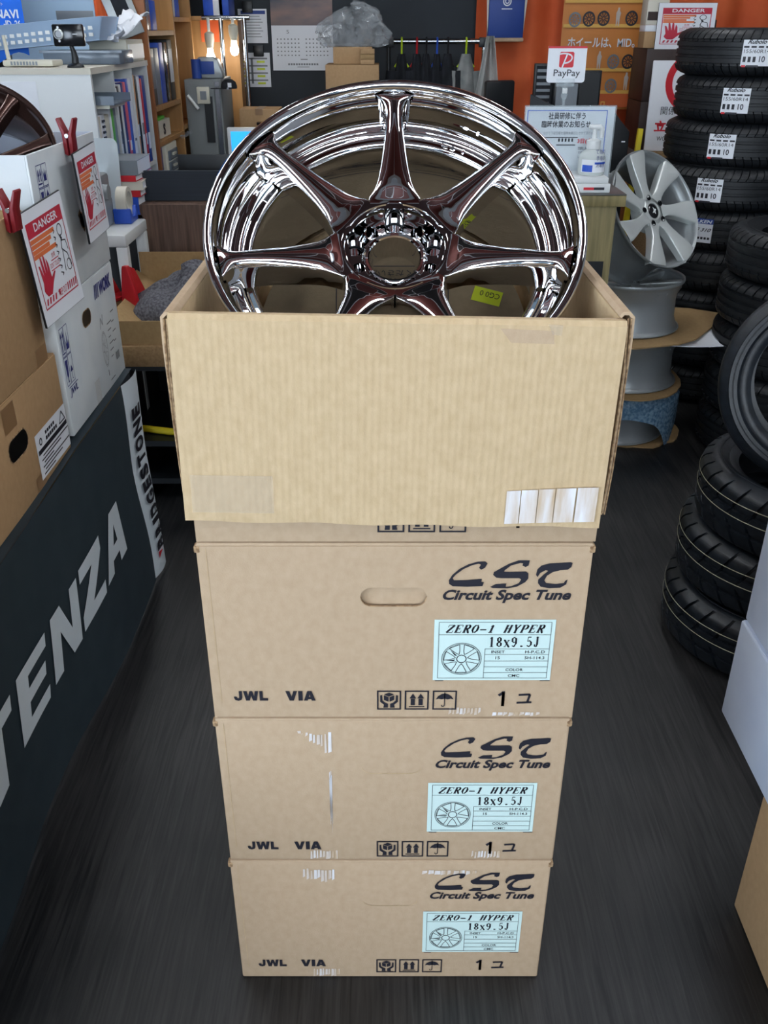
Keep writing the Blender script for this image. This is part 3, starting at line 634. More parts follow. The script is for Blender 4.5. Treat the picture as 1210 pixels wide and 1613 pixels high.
# ================================================================== generic alloy wheels and tyres
def alloy_wheel(name, label, RR, WD, ns, hw, zc, mat, barrel, bend=None, group=None, rot0=0.0, cap=True, lugs=5, face_mat=None, simple=False):
    """axis +Z is the outer face; the outer flange lies in the plane z = 0"""
    t = thing(name, label, 'wheel rim', group=group); k = RR / .22
    prof = [(.212, -.016), (.219, -.012), (.2205, -.006), (.219, 0), (.2145, -.001), (.2105, -.006), (.2085, -.014), (.2060, -.026), (.198, -.034), (.1905, -.05), (.1885, -.09), (.19, -WD * .75), (.2, -WD * .86), (.206, -WD * .93), (.214, -WD + .004), (.219, -WD + .004), (.2205, -WD), (.216, -WD - .003), (.209, -WD + .005), (.204, -WD * .9), (.196, -WD * .78), (.194, -WD * .5), (.193, -.08), (.196, -.056), (.203, -.042), (.209, -.03)]
    MB().lathe([(r * k, z) for r, z in prof], 72 if not simple else 56, closed=True).build('rim_barrel', barrel, t, smooth=True, angle=50)
    sp_ = spoke_mesh(lambda r: lerp(hw, r), lambda r: lerp(zc, r), lambda r: lerp([(.04, .03), (.12, .03), (.22, .024)], r), lambda r: lerp([(.04, 0), (.06, .002), (.1, .006), (.2, .005)], r), hw[0][0], hw[-1][0], 28, bend=bend, crown=.002)
    first_ = None
    for i in range(ns):
        if first_ is None: o = first_ = sp_.build('spoke', mat, t, smooth=True, angle=60)
        else: o = first_.copy(); COL.objects.link(o); o.parent = t
        o.rotation_euler = (0, 0, rot0 + i * 2 * PI / ns); o.scale = (k, k, 1)
    z = lerp(zc, .05)
    h = MB().lathe([(.027, z - .05), (.027, z - .004), (.029, z), (.034, z + .001), (.040, z - .004), (.058, z - .004), (.064, z - .008), (.066, z - .05)], 48).build('hub', mat, t, smooth=True, angle=40)
    if lugs and not simple:
        for i in range(lugs):
            a = rot0 + PI / 2 + i * 2 * PI / lugs
            MB().lathe([(.0105, z - .0035), (.0095, z - .0030), (.009, z - .006), (0, z - .006)], 20, T(.050 * math.cos(a), .050 * math.sin(a), .0065)).build('lug_hole', K['dark_hole'], t, smooth=True)  # dark disc for each hole, inner shade put into its colour
    if cap:
        c = MB().lathe([(0, z + .003), (.02, z + .002), (.0265, z - .001), (.027, z - .006)], 32).build('centre_cap', K['black_gloss'], t, smooth=True)
        if not simple: MB().poly([(-.012, -.008), (-.002, .002), (-.004, .014), (.004, .006), (.013, .004), (.005, -.004), (.004, -.014), (-.003, -.007)], T(0, 0, z + .0035)).build('cap_emblem', K['white_plastic'], c)
    return t
def tyre_profile(RO, RI, WD, grooves):
    h = WD / 2
    left = [(RI - .004, -h * .72), (RI + .004, -h * .80), (RI + .012, -h * .86), (RI + .02, -h * .84), (RI + (RO - RI) * .35, -h * .97), (RI + (RO - RI) * .6, -h), (RO - .026, -h * .93), (RO - .010, -h * .82), (RO - .004, -h * .72)]
    tread = [(RO - .002, -h * .64)]
    for g in grooves:
        c = g * h; tread += [(RO, c - .0058), (RO - .0065, c - .0042), (RO - .0065, c + .0042), (RO, c + .0058)]
    tread += [(RO - .002, h * .64)]
    right = [(r, -z) for r, z in left[::-1]]
    inner = [(RI + .02, h * .62), (RO - .03, h * .72), (RO - .016, 0), (RO - .03, -h * .72), (RI + .02, -h * .62)]
    return left, tread, right, inner
def tyre(name, label, RO, RI, WD, grooves=(-.42, 0, .42), sipes=0, slant=.0, mat='rubber', group=None, stripe=None, sipe_zone=(.30, .95), loc=(0, 0, 0), rot=(0, 0, 0)):
    t = thing(name, label, 'tyre', loc, rot, group); left, tread, right, inner = tyre_profile(RO, RI, WD, grooves); h = WD / 2
    side = MB(); side.lathe(left[:-2], 96); side.lathe(right[2:], 96); side.lathe([right[-1]] + inner + [left[0]], 72)
    # a moulded ridge ring on each wall
    for s in (-1, 1): side.lathe([(RI + (RO - RI) * .46, s * h * .985), (RI + (RO - RI) * .47, s * h * 1.012), (RI + (RO - RI) * .49, s * h * 1.012), (RI + (RO - RI) * .50, s * h * .985)], 72)
    mb = MB(); pr = left[-3:] + tread + right[:3]; n = sipes * 5 if sipes else 96; cw = [0, .025, .12, .145, .56]
    ex = []
    for (r0, z0), (r1, z1) in zip(pr, pr[1:]):
        q = max(1, int(abs(z1 - z0) / .012)); ex += [(r0 + (r1 - r0) * i / q, z0 + (z1 - z0) * i / q) for i in range(q)]
    ex.append(pr[-1]); m_ = len(ex)
    for k in range(n):
        for r, z in ex:
            a = (2 * PI * (k // 5 + cw[k % 5]) / sipes if sipes else 2 * PI * k / n) + slant * abs(z) / h
            rr = r
            if sipes and k % 5 in (1, 2) and sipe_zone[0] * h < abs(z) < sipe_zone[1] * h: rr = r - .011
            mb.v.append((rr * math.cos(a), rr * math.sin(a), z))
    for k in range(n):
        k2 = (k + 1) % n
        for j in range(m_ - 1): mb.f.append((k * m_ + j, k2 * m_ + j, k2 * m_ + j + 1, k * m_ + j + 1))
    mb.m = [0] * len(mb.f)
    mb.build('tread', K[mat], t, smooth=True, angle=45)
    side.build('sidewall', K[mat], t, smooth=True, angle=50)
    if stripe is not None:
        for i, zf in enumerate(stripe): MB().lathe([(RO + .0006, zf * h - .0012), (RO + .0012, zf * h), (RO + .0006, zf * h + .0012)], 120).build('paint_stripe', K['stripe'], t)
    return t

# ================================================================== left side: draped banner, boxes, danger signs
XA = -0.70
t = thing('display_table', 'low table under the black banner holding the boxes at left', 'table', (-1.0, 1.42, 0))
MB().box(-.28, .285, -.92, .90, .575, .61).build('table_top', K['chipboard'], t)
for x in (-.25, .25):
    for y in (-.88, .86): MB().box(x - .02, x + .02, y - .02, y + .02, 0, .575).build('leg', K['black_plastic'], t)
ban = thing('advertising_banner', 'charcoal banner with large slanted white letters draped on the left table', 'banner', (-0.698, 1.4, 0))
def ban_x(y, z):     # folds and creases of the hanging cloth (offset towards the aisle)
    low = max(0, 1 - z / .6)
    return .010 + .012 * low * math.sin(3.1 * y + .6) + .008 * low * math.sin(7.3 * y + 2 * z) + .004 * abs(math.sin(4.7 * (y + .25 * z))) + .003 * abs(math.sin(5 * z + 2 * y))
def ban_top(y): return .6005 + .03 * (y - 1.415) + .006
y0, y1 = .5, 2.335
def edge_y(z): return 2.268 - .062 * (z / .615) + .012 * math.sin(14 * z) # where the white border starts
MB().grid(lambda u, v: (ban_x(y0 + (edge_y(v * .6) - y0) * u, v * .6) , y0 + (edge_y(v * .6) - y0) * u - 1.4, .004 + v * (ban_top(y0 + (edge_y(v * .6) - y0) * u) - .004)), 90, 24).build('banner_cloth', K['banner'], ban, smooth=True, angle=80)
MB().grid(lambda u, v: (ban_x(y0 + (y1 - y0) * u, .6) - .09 * v, y0 + (y1 - y0) * u - 1.4, ban_top(y0 + (y1 - y0) * u) + .0035), 40, 3).build('banner_fold', K['banner'], ban, smooth=True)
def bord(u, v):
    z = v * .6; ya = edge_y(z); yb = 2.356 - .02 * v + .008 * math.sin(9 * z + 1)
    y = ya + (yb - ya) * u
    return (ban_x(ya, z) + .01 * u + .010 * math.sin(PI * u) * (.6 + .4 * math.sin(11 * z)), y - 1.4, .012 + .03 * (u > .9) * 0 + v * (ban_top(y) - .012))
brd = MB().grid(bord, 24, 110).build('banner_border', K['banner_white'], ban, smooth=True, angle=80)
# rotated name along the border, letters follow the border surface
def on_border(mb, st, v0, v1, u0, u1, bold):
    vs, fs = text_geo(st, bold); a0 = min(p[0] for p in vs); a1 = max(p[0] for p in vs); b0 = min(p[1] for p in vs); b1 = max(p[1] for p in vs)
    out = []
    for p in vs:
        v = v0 + (v1 - v0) * (p[0] - a0) / (a1 - a0); u = u1 - (u1 - u0) * (p[1] - b0) / (b1 - b0)
        q = bord(u, v); out.append((q[0] + .005, q[1], q[2]))
    mb.add(out, fs)
tx = MB()
vv = .125
for ch, wd in zip('BRIDGESTONE', (.062, .062, .028, .062, .062, .055, .055, .055, .066, .064, .055)):
    on_border(tx, ch, vv, vv + wd, .22, .78, .05); vv += wd + .012
tx.build('border_name', K['ink'], brd)
q = [bord(.25, .085), bord(.55, .115), bord(.25, .12)]
MB().add([(a + .005, b_, c_) for a, b_, c_ in q], [(0, 1, 2)]).build('border_mark', K['red_ink'], brd)
LET = {
 'P': [[(.12, 1), (.95, 1), (1, .85), (.96, .5), (.82, .36), (.42, .36), (.36, 0), (0, 0)]],
 'O': [[(.1, .1), (.2, 0), (.78, 0), (.9, .12), (1, .88), (.9, 1), (.32, 1), (.2, .9)]],
 'T': [[(.06, 1), (1, 1), (.97, .78), (.68, .78), (.56, 0), (.24, 0), (.36, .78), (.03, .78)]],
 'E': [[(.1, 1), (1, 1), (.97, .8), (.4, .8), (.38, .62), (.9, .62), (.87, .42), (.35, .42), (.32, .2), (.92, .2), (.88, 0), (0, 0)]],
 'N': [[(.1, 1), (.42, 1), (.7, .4), (.78, 1), (1.06, 1), (.94, 0), (.64, 0), (.34, .62), (.26, 0), (-.02, 0)]],
 'Z': [[(.08, 1), (1.02, 1), (1, .78), (.42, .22), (.96, .22), (.92, 0), (-.04, 0), (-.02, .24), (.56, .78), (.05, .78)]],
 'A': [[(-.06, 0), (.28, 0), (.34, .2), (.45, .42), (.60, .74), (.53, 1), (.48, 1)], [(.53, 1), (.9, 1), (1, 0), (.66, 0), (.66, .2), (.34, .2), (.45, .42), (.65, .42), (.60, .74)]],
}
def cloth_letter(ch, yA, wd):
    mb = MB()
    for P in LET[ch]:
        n = len(P); v = []
        me = bmesh.new()
        vs = [me.verts.new((px, py, 0)) for px, py in P]; me.faces.new(vs)
        bmesh.ops.triangulate(me, faces=me.faces[:]); bmesh.ops.subdivide_edges(me, edges=me.edges[:], cuts=5, use_grid_fill=True)
        me.verts.index_update(); pts = []
        for a in me.verts:
            y = yA + a.co.x * wd; z = .225 + .03 * (yA - 1.35) + a.co.y * .150 
            pts.append((ban_x(y, z) + .003, y - 1.4, z))
        mb.add(pts, [tuple(x.index for x in f.verts) for f in me.faces]); me.free()
    return mb
for i, ch in enumerate('POTENZA'): cloth_letter(ch, .765 + .186 * i, .17).build('banner_letter', K['banner_white'], ban)

def carton(name, label, x0, x1, y0, y1, z0, z1, mat, open_top=False, group=None, hole=None, inner=None):
    """a box whose aisle side is at x1; child meshes are relative to its base corner point (x1, y0, z0)"""
    t = thing(name, label, 'cardboard box', (x1, y0, z0), group=group); L, D, H = x1 - x0, y1 - y0, z1 - z0; th = .005
    if not open_top:
        MB().box(-L, 0, 0, D, 0.0005, H).build('carton_body', mat, t, bevel=.003)
        MB().box(-L + .002, -.002, 0.002, D - .002, H - .001, H + .002).build('top_flap', mat, t)
    else:
        MB().box(-th, 0, 0, D, .0005, H).build('side_panel', mat, t, bevel=.0012); MB().box(-L, -L + th, 0, D, .0005, H).build('side_panel', mat, t, bevel=.0012)
        MB().box(-L + th, -th, D - th, D, .0005, H).build('end_panel', inner or mat, t); MB().box(-L + th, -th, 0, th, .0005, H).build('end_panel', mat, t)
        MB().box(-L + th, -th, th, D - th, .0005, .006).build('bottom_panel', inner or mat, t)
    return t
def side_hole(t, y, z, wy, hz, ang=0.0):
    M = SIDE(.0008, y, z) @ R(ang, 'Z')
    MB().poly(slot_outline(-wy / 2, wy / 2, -hz / 2, hz / 2, 8), M).build('hand_hole_shade', K['dark_hole'], t)  # flat patch on the uncut wall, the hole's inner shade painted dark
    MB().line(slot_outline(-wy / 2, wy / 2, -hz / 2, hz / 2, 8) + [slot_outline(-wy / 2, wy / 2, -hz / 2, hz / 2, 8)[0]], .003, M @ T(0, 0, .0006)).build('torn_edge', K['kraft_edge'], t)
b1 = carton('shipping_carton', 'sealed brown carton on the left table, with a dark hand hole', -1.2, XA, 1.25, 1.855, .612, .838, K['brown_box'])
side_hole(b1, .335, .132, .10, .046, .0)
st = MB().rect(.415, .602, .018, .115, SIDE(.001, 0, 0)).build('shipping_label', K['paper'], b1)
p = MB(); M = SIDE(.0018, 0, 0); p.rect(.42, .598, .070, .080, M); 
for i in range(6): p.rect(.43 + .01 * (i % 2), .50 + .05 * (i % 3), .024 + .0075 * i, .027 + .0075 * i, M)
[p.rect(.47 + .012 * i, .479 + .012 * i, .085, .093, M) for i in range(6)]; [p.rect(.47 + .012 * i, .479 + .012 * i, .098, .105, M) for i in range(5)]; p.line([(.555, .085), (.575, .107), (.592, .085), (.555, .085)], .003, M); p.ring(.005, .008, 20, M @ T(.44, .094, 0))
p.build('label_print', K['ink'], st)
for yy, zz, w_, h_ in ((.29, .2, .06, .05), (.385, .0, .05, .035)): MB().rect(yy, yy + w_, zz - (.0 if zz == 0 else .03), zz + h_ - (.0 if zz == 0 else .03), SIDE(.0009, 0, 0)).build('brown_tape', K['brown_tape'], b1)
b2 = carton('shipping_carton', 'open brown carton at far left with a danger sign clipped on', -1.22, XA, 1.22, 1.815, .842, 1.138, K['brown_box'], True, inner=K['tan_box'])
MB().rect(.53, .59, .0, .035, SIDE(.0009, 0, 0)).build('brown_tape', K['brown_tape'], b2)
b3 = carton('wheel_box', 'white wheel box resting on the left table, dark letters and a hand hole', -1.2, XA, 1.885, 2.345, .632, .921, K['white_board'])
b4 = carton('wheel_box', 'open white wheel box holding a bronze wheel, upper of two', -1.36, XA, 1.89, 2.35, .925, 1.228, K['white_board'], True, inner=K['blue_white'])
def navy_icons(t, y, z, w_, h_, partial=False):
    M = SIDE(.001, 0, 0); p = MB()
    for i in range(2):
        for j in range(2):
            a, c = y + i * w_ / 2, z + j * h_ / 2; p.frame(a, a + w_ / 2 - .001, c, c + h_ / 2 - .001, .0015, M); m_ = a + w_ / 4
            if (i, j) == (0, 1):
                for d in (-.006, .006): p.rect(m_ + d - .002, m_ + d + .002, c + .012, c + h_ / 2 - .022, M); p.poly([(m_ + d - .005, c + h_ / 2 - .022), (m_ + d + .005, c + h_ / 2 - .022), (m_ + d, c + h_ / 2 - .008)], M)
                p.rect(a + .004, a + w_ / 2 - .005, c + .006, c + .009, M)
            elif (i, j) == (1, 1): p.poly([(m_ - .008, c + .01), (m_ + .008, c + .01), (m_ + .009, c + .03), (m_ + .003, c + .02), (m_, c + h_ / 2 - .01), (m_ - .003, c + .02), (m_ - .009, c + .03)], M)
            elif (i, j) == (0, 0): p.poly([(m_ - .008, c + h_ / 2 - .008), (m_ + .008, c + h_ / 2 - .008), (m_ + .005, c + .022), (m_ + .0015, c + .018), (m_ + .0015, c + .01), (m_ + .006, c + .007), (m_ - .006, c + .007), (m_ - .0015, c + .01), (m_ - .0015, c + .018), (m_ - .005, c + .022)], M)
            else: p.poly([(m_ - .009, c + .024), (m_, c + .038), (m_ + .009, c + .024)], M); p.line([(m_, c + .026), (m_, c + .008), (m_ + .004, c + .006)], .002, M)
    p.build('handling_icons', K['navy'], t)
navy_icons(b4, .035, .19, .062, .09); navy_icons(b3, .01, .115, .055, .13)
p = MB(); M = SIDE(.001, 0, 0)
yy0, zz0 = .285, .235
for i in range(3): p.poly([(yy0 + .013 * i, zz0), (yy0 + .013 * i + .006, zz0), (yy0 + .013 * i + .014, zz0 + .034), (yy0 + .013 * i + .006, zz0 + .034)], M)
p.text('WORK', yy0 + .045, yy0 + .145, zz0, zz0 + .034, M, .05, .2); p.build('printed_logo', K['navy'], b3)
p = MB(); p.text('JWL', .02, .075, .085, .105, M, .03, .2); p.line([(.018, .109), (.08, .109)], .002, M); p.build('printed_letters', K['navy'], b3)
p = MB(); seven_spoke_drawing(p, .31, .105, .022, .045, M)
for i in range(6): p.rect(.35, .37 + .01 * (i % 3), .07 + .017 * i, .073 + .017 * i, M)
for i in range(4): p.rect(.39, .41 + .008 * (i % 2), .10 + .025 * i, .103 + .025 * i, M)
p.rect(.39, .42, .05, .07, M); p.line([(.295, .16), (.305, .185), (.315, .165), (.322, .19)], .003, M); p.rect(.31, .315, .035, .05, M); p.rect(.32, .36, .018, .021, M)
p.build('wheel_sketch_print', K['grey_ink'], b3)
side_hole(b3, .205, .215, .065, .036, .0); side_hole(b4, .395 - .12, .13, .03, .05, .6)
MB().rect(.12, .15, -.02, .05, SIDE(.0012, 0, 0)).build('clear_tape', K['tape'], b4)
MB().rect(.19, .23, .0, .06, SIDE(.0009, 0, 0)).build('clear_tape', K['tape'], b3)

def danger_sign(name, label, w_, h_, loc, rot, backing=True, reflect=False):
    t = thing(name, label, 'sign', loc, rot, 'laminated danger signs'); k = h_ / .297; a = w_ / 2; b_ = h_ / 2
    MB().box(-a, a, 0, .004, -b_, b_).build('sign_board', K['black_plastic'], t)
    sh = MB().rect(-a + .001, a - .001, -b_ + .001, b_ - .001, FRONT(0, -.0006, 0)).build('sign_sheet', K['paper'], t)
    M = FRONT(0, -.0012, 0) @ T(0, .02 * h_, 0) @ Matrix.Diagonal((w_, h_ * .9, 1, 1)); p = MB()
    p.rect(-.42, .42, .29, .42, M)
    p.frame(-.42, .42, -.42, .29, .014, M)
    # hand
    p.poly([(-.36, -.24), (-.34, -.27), (-.30, -.31), (-.2, -.31), (-.12, -.22), (-.02, -.13), (-.05, -.12), (-.13, -.16), (-.14, -.02), (-.17, .04), (-.185, -.1), (-.2, .06), (-.23, .1), (-.24, -.1), (-.27, .07), (-.3, .08), (-.29, -.11), (-.33, .0), (-.36, .01), (-.335, -.17)], M)
    for i in range(4): p.poly([(-.38 + .07 * i, -.385), (-.345 + .07 * i, -.385), (-.32 + .07 * i, -.325), (-.355 + .07 * i, -.325)], M)
    p.poly([(-.06, -.37), (-.02, -.37), (-.02, -.335), (.0, -.335), (-.04, -.31), (-.08, -.335), (-.06, -.335)], M)
    for i in range(5): p.poly([(.16 + .05 * i, -.385), (.185 + .05 * i, -.385), (.2 + .05 * i, -.31), (.175 + .05 * i, -.31)], M)
    p.text('KEEP OUT', -.08 + .02, .15, -.385, -.315, M)
    p.text('危険', -.03, .06, .0, .05, M); p.rect(-.06, .12, -.025, -.015, M); p.text("DON'T TOUCH!", -.1, .12, -.09, -.04, M); p.rect(-.1, .12, -.115, -.105, M)
    p.build('sign_print', K['crimson'], sh)
    q = MB(); M2 = FRONT(0, -.0018, 0) @ T(0, .02 * h_, 0) @ Matrix.Diagonal((w_, h_ * .9, 1, 1)); q.text('DANGER', -.26, .30, .315, .395, M2, .02); q.build('sign_heading', K['paper'], sh)
    q = MB()
    for y_, xe in ((.22, .16), (.17, .06), (.12, .0), (.075, .14)): q.rect(-.4, xe, y_, y_ + .042, M)
    q.build('sign_text_block', K['orange_ink'], sh)
    q = MB()
    for i in range(7): q.line([(.12 - .003 * i, .24 - .07 * i), (.16, .22 - .07 * i), (.13, .20 - .07 * i)], .012, M)
    q.ring(.05, .062, 16, M @ T(.28, .2, 0)); q.line([(.28, .15), (.24, .02), (.34, -.05), (.38, -.2)], .014, M); q.line([(.26, .1), (.36, .08), (.38, -.02)], .012, M); q.ring(.05, .06, 16, M @ T(.33, -.16, 0)); q.poly([(.24, .15), (.3, .12), (.28, .08)], M); q.line([(.25, .0), (.22, -.2)], .012, M)
    q.build('sign_figure', K['ink'], sh)
    return t
def red_clip(label, loc, rot):
    t = thing('spring_clip', label, 'clip', loc, rot)
    for s, nm in ((-1, 'jaw'), (1, 'jaw')):
        MB().poly([(s * .002, -.04), (s * .010, -.036), (s * .011, .004), (s * .020, .034), (s * .017, .037), (s * .006, .012), (s * .002, .0)], SIDE(0, 0, 0) @ T(0, 0, -.013), .026).build(nm, K['peg_red'], t, bevel=.001)
    MB().tube([(-.015, 0, .001), (.015, 0, .001)], .0045, 10).build('spring', K['steel'], t, smooth=True)
    return t
danger_sign('danger_sign', 'red and white DANGER sign clipped to the brown open carton', .16, .226, (-.660, 1.829, 1.041), (0, -.137, 1.37))
danger_sign('danger_sign', 'red and white DANGER sign clipped to the white wheel box', .137, .193, (-.659, 2.14, 1.12), (-.017, -.082, 1.51))
red_clip('dark red clip on the brown carton rim over the nearer danger sign', (-.688, 1.735, 1.152), (0, 0, PI / 2 - .15))
red_clip('dark red clip on the white box rim over the farther danger sign', (-.688, 2.13, 1.24), (0, 0, PI / 2 - .1))
# bronze wheel standing tilted inside the open white box
HWB = [(.045, .02), (.06, .0165), (.1, .012), (.15, .0105), (.19, .012), (.208, .016)]
ZCB = [(.045, -.03), (.1, -.026), (.16, -.016), (.208, -.008)]
bw = alloy_wheel('bronze_wheel', 'dark bronze multi-spoke wheel tilted inside the open white box', .225, .19, 10, HWB, ZCB, K['bronze'], K['bronze'])
bw.location = at(-32, 268, 2.06) + Vector((-.06, .0, .012)); bw.rotation_euler = (math.radians(48), 0, math.radians(8))

# ================================================================== left background: rack, tray, towel, desk
rk = thing('storage_rack', 'black steel rack behind the banner at left', 'rack', (-.62, 3.0, 0))
for x in (-.22, .40):
    for y in (-.2, .3): MB().box(x - .02, x + .02, y - .02, y + .02, 0, .467).build('post', K['black_plastic'], rk)
MB().box(-.262, -.242, -.22, .41, 0.0, .467).build('end_sheet', K['black_plastic'], rk)
for z in (.08, .22, .487): MB().box(-.24, .40, -.2, .3, z - .02, z).build('shelf_board', K['black_plastic'], rk)
q = at(205, 690, 2.83)
ys = thing('ratchet_strap', 'yellow ratchet strap lying on the black rack shelf', 'strap', (q.x, 2.88, .222))
MB().tube([(-.03, .02, .07), (-.02, .01, .03), (.0, 0, .012), (.06, -.01, .012), (.13, -.03, .012), (.20, -.04, .012)], .012, 8).build('webbing', K['yellow'], ys, smooth=True)
MB().ring(.009, .018, 20, FRONT(.215, -.045, .02)).build('hook_ring', K['yellow'], ys, solid=.006)
bx_ = thing('grey_toolbox', 'small grey toolbox on the black rack shelf behind the strap', 'toolbox', (-.68, 3.1, .222))
MB().box(-.09, .09, -.06, .06, 0, .09).build('case', K['grey_plastic'], bx_, bevel=.006); MB().tube([(-.04, -.03, .09), (-.04, -.03, .11), (.04, -.03, .11), (.04, -.03, .09)], .005, 6).build('handle', K['black_plastic'], bx_, smooth=True)
bd = tag(MB().box(-.26, .40, -.22, .31, 0, .068).build('chipboard_shelf', K['chipboard'], None, bevel=.002, loc=(-.62, 3.0, .4875)), 'chipboard sheet lying on the black rack', 'board')
tr = thing('cardboard_tray', 'torn open tan cardboard box on the rack holding a grey towel', 'cardboard box', (-.62, 3.0, .5565))
MB().box(-.25, .385, -.205, -.2, 0, .076).build('front_panel', K['tan_box'], tr); MB().box(-.25, .385, .26, .265, 0, .19).build('back_panel', K['tan_box'], tr)
MB().box(-.25, .385, -.2, .26, .0, .006).build('bottom_panel', K['tan_box'], tr); MB().box(.38, .385, -.2, .26, 0, .085).build('side_panel', K['tan_box'], tr)
lf = MB(); lf.grid(lambda u, v: (-.255 + .12 * u + .01 * math.sin(5 * v), -.20 + .46 * v, .076 + .05 * v - .065 * u + .006 * math.sin(9 * v + 3 * u)), 10, 16); lf.build('torn_flap', K['tan_box'], tr, smooth=True, solid=.004)
tw = MB()
def towel(u, v):
    a = 2 * PI * u; r = (.195 + .02 * math.sin(3 * a + 1) + .014 * math.sin(7 * a + 4 * v)); ph = v * PI / 2
    x = r * math.cos(a) * math.cos(ph) * 1.0; y = r * math.sin(a) * math.cos(ph) * .6
    return (x, y, .004 + (.165 + .03 * math.cos(a - .6)) * math.sin(ph) ** .8 + .012 * math.sin(6 * a + 5 * v) * math.cos(ph) + .010 * math.sin(22 * x + 9 * y) + .006 * math.sin(50 * x - 30 * y))
tw.grid(towel, 72, 30); q = at(282, 480, 3.0)
tag(tw.build('towel', K['towel'], None, smooth=True, angle=180, loc=(q.x + .02, 3.0, .564)), 'crumpled grey terry towel in the cardboard tray', 'towel')
# red plastic stands behind the tray
for i, (px, py, lb) in enumerate(((208, 500, 'red plastic wheel stand in the towel box, nearer the towel'), (176, 508, 'red plastic wheel stand, half hidden behind the white box'))):
    q = at(px, py, 2.86 + .1 * i); rs = thing('wheel_stand', lb, 'stand', (q.x - .03 - .03 * i, 3.02 + .10 * i, .612), (0, 0, -.35))
    MB().box(-.05, .06, -.045, .10, 0, .012).build('base_plate', K['red_plastic'], rs, bevel=.003)
    w_ = MB(); w_.poly([(-.040, .012), (.036, .012), (.010, .135), (.004, .145), (-.016, .145), (-.020, .135)], FRONT(0, -.01, 0), .02); w_.poly([(-.03, .012), (.1, .012), (.02, .13), (-.006, .14)], SIDE(-.012, -.0, 0), .018)
    w_.build('upright', K['red_plastic'], rs, bevel=.002)
    MB().box(-.05, .058, -.043, .098, -.049, -.001).build('cardboard_plinth', K['tan_box'], rs)
    rs.scale = (.85, .85, 1)
# stool
q0 = at(172, 372, 3.08); q1 = at(218, 372, 3.08)
sl = thing('side_stool', 'small white stool between the white boxes and walnut desk', 'stool', ((q0.x + q1.x) / 2 - .05, 3.28, 0))
MB().box(-.15, .055, -.20, .10, .80, .84).build('seat', K['white_plastic'], sl, bevel=.006)
for x in (-.13, .036):
    for y in (-.18, .08): MB().box(x - .018, x + .018, y - .018, y + .018, 0, .80).build('leg', K['white_plastic'], sl, bevel=.003)
MB().box(-.112, .018, .072, .078, .30, .79).build('back_sheet', K['black_plastic'], sl)
td = thing('tape_dispenser', 'blue tape dispenser with a large yellow roll on the white stool', 'tape dispenser', (sl.location.x + .0, 3.32, .8405))
MB().poly([(-.05, 0), (.05, 0), (.05, .05), (.035, .05), (.02, .02), (-.02, .02), (-.035, .05), (-.05, .05)], SIDE(-.03, 0, 0), .06).build('dispenser_body', K['blue_plastic'], td, bevel=.003)
MB().lathe([(.034, -.018), (.05, -.018), (.05, .018), (.034, .018)], 36, T(0, 0, .068) @ R(PI / 2, 'Y'), True).build('tape_roll', K['paper_off'], td, smooth=True)
pr = thing('label_printer', 'grey label printer behind the danger signs, under the clear lid', 'printer', (at(176, 340, 3.2).x - .05, 3.20, .842))
MB().box(-.08, .035, -.09, .09, 0, .09).build('lower_case', K['grey_plastic'], pr, bevel=.008); MB().box(-.078, .033, -.088, .09, .092, .17).build('upper_case', K['silver_dull'], pr, bevel=.012)
MB().tube([(.035, -.03, .12), (.06, -.03, .12)], .025, 20).build('feed_knob', K['silver_dull'], pr, smooth=True, angle=40); MB().box(-.05, .02, -.092, -.087, .10, .15).build('window_panel', K['black_gloss'], pr)
ld = thing('storage_cover', 'clear rounded plastic cover leaning beside the danger sign', 'lid', (at(163, 262, 3.42).x, 3.415, .88), (-.12, 0, 0))
MB().poly([(-.055 + .025 + .025 * math.cos(a) if a > PI / 2 else .055 - .025 + .025 * math.cos(a), .20 + .025 * math.sin(a)) for a in [PI * i / 12 for i in range(13)]] + [(-.055, -.038), (.055, -.038)], FRONT(0, 0, 0), .006).build('lid_sheet', film('lid plastic', rgb(214, 226, 232), .75, .2), ld, bevel=.002)
# stacked manuals
zz = .842
for i, (nm, mt, hh, lb) in enumerate((('thick catalogue', 'blue_plastic', .06, 'dark blue catalogue, lowest in the pile by the clear lid'), ('book', 'red_plastic', .022, 'red-backed manual in the pile by the clear lid, under the cream one'), ('book', 'paper_off', .03, 'cream manual in the middle of the pile by the clear lid'), ('book', 'red_ink', .02, 'bright red manual just under the grey folder'), ('folder', 'paper', .05, 'grey and white folder on top of the pile by the clear lid'))):
    q = at(194, 300, 3.5)
    o = thing('manual', lb, 'book', (q.x - .0 + .004 * ((i * 7) % 3), 3.55, zz + .0005 + (.0 if i else .0)), (0, 0, .06 * ((i % 3) - 1)), 'manuals piled beside the walnut desk')
    MB().box(-.075, .07, -.1, .1, 0.002, hh - .002).build('pages', K['paper'], o); c = MB(); c.box(-.078, .073, -.103, .103, 0, .002); c.box(-.078, .073, -.103, .103, hh - .002, hh); c.box(-.078, .073, -.105, -.102, 0, hh); c.build('cover', K[mt] if i != 4 else K['grey_plastic'], o)
    zz += hh + .0008
q = at(194, 300, 3.5)
ms = thing('magazine_shelf', 'low white cabinet under the pile of manuals', 'cabinet', (q.x, 3.56, 0)); MB().box(-.09, .075, -.11, .12, 0, .842).build('cabinet_body', K['white_plastic'], ms, bevel=.003); MB().box(-.08, .065, -.114, -.110, .05, .8).build('door', K['white_plastic'], ms)
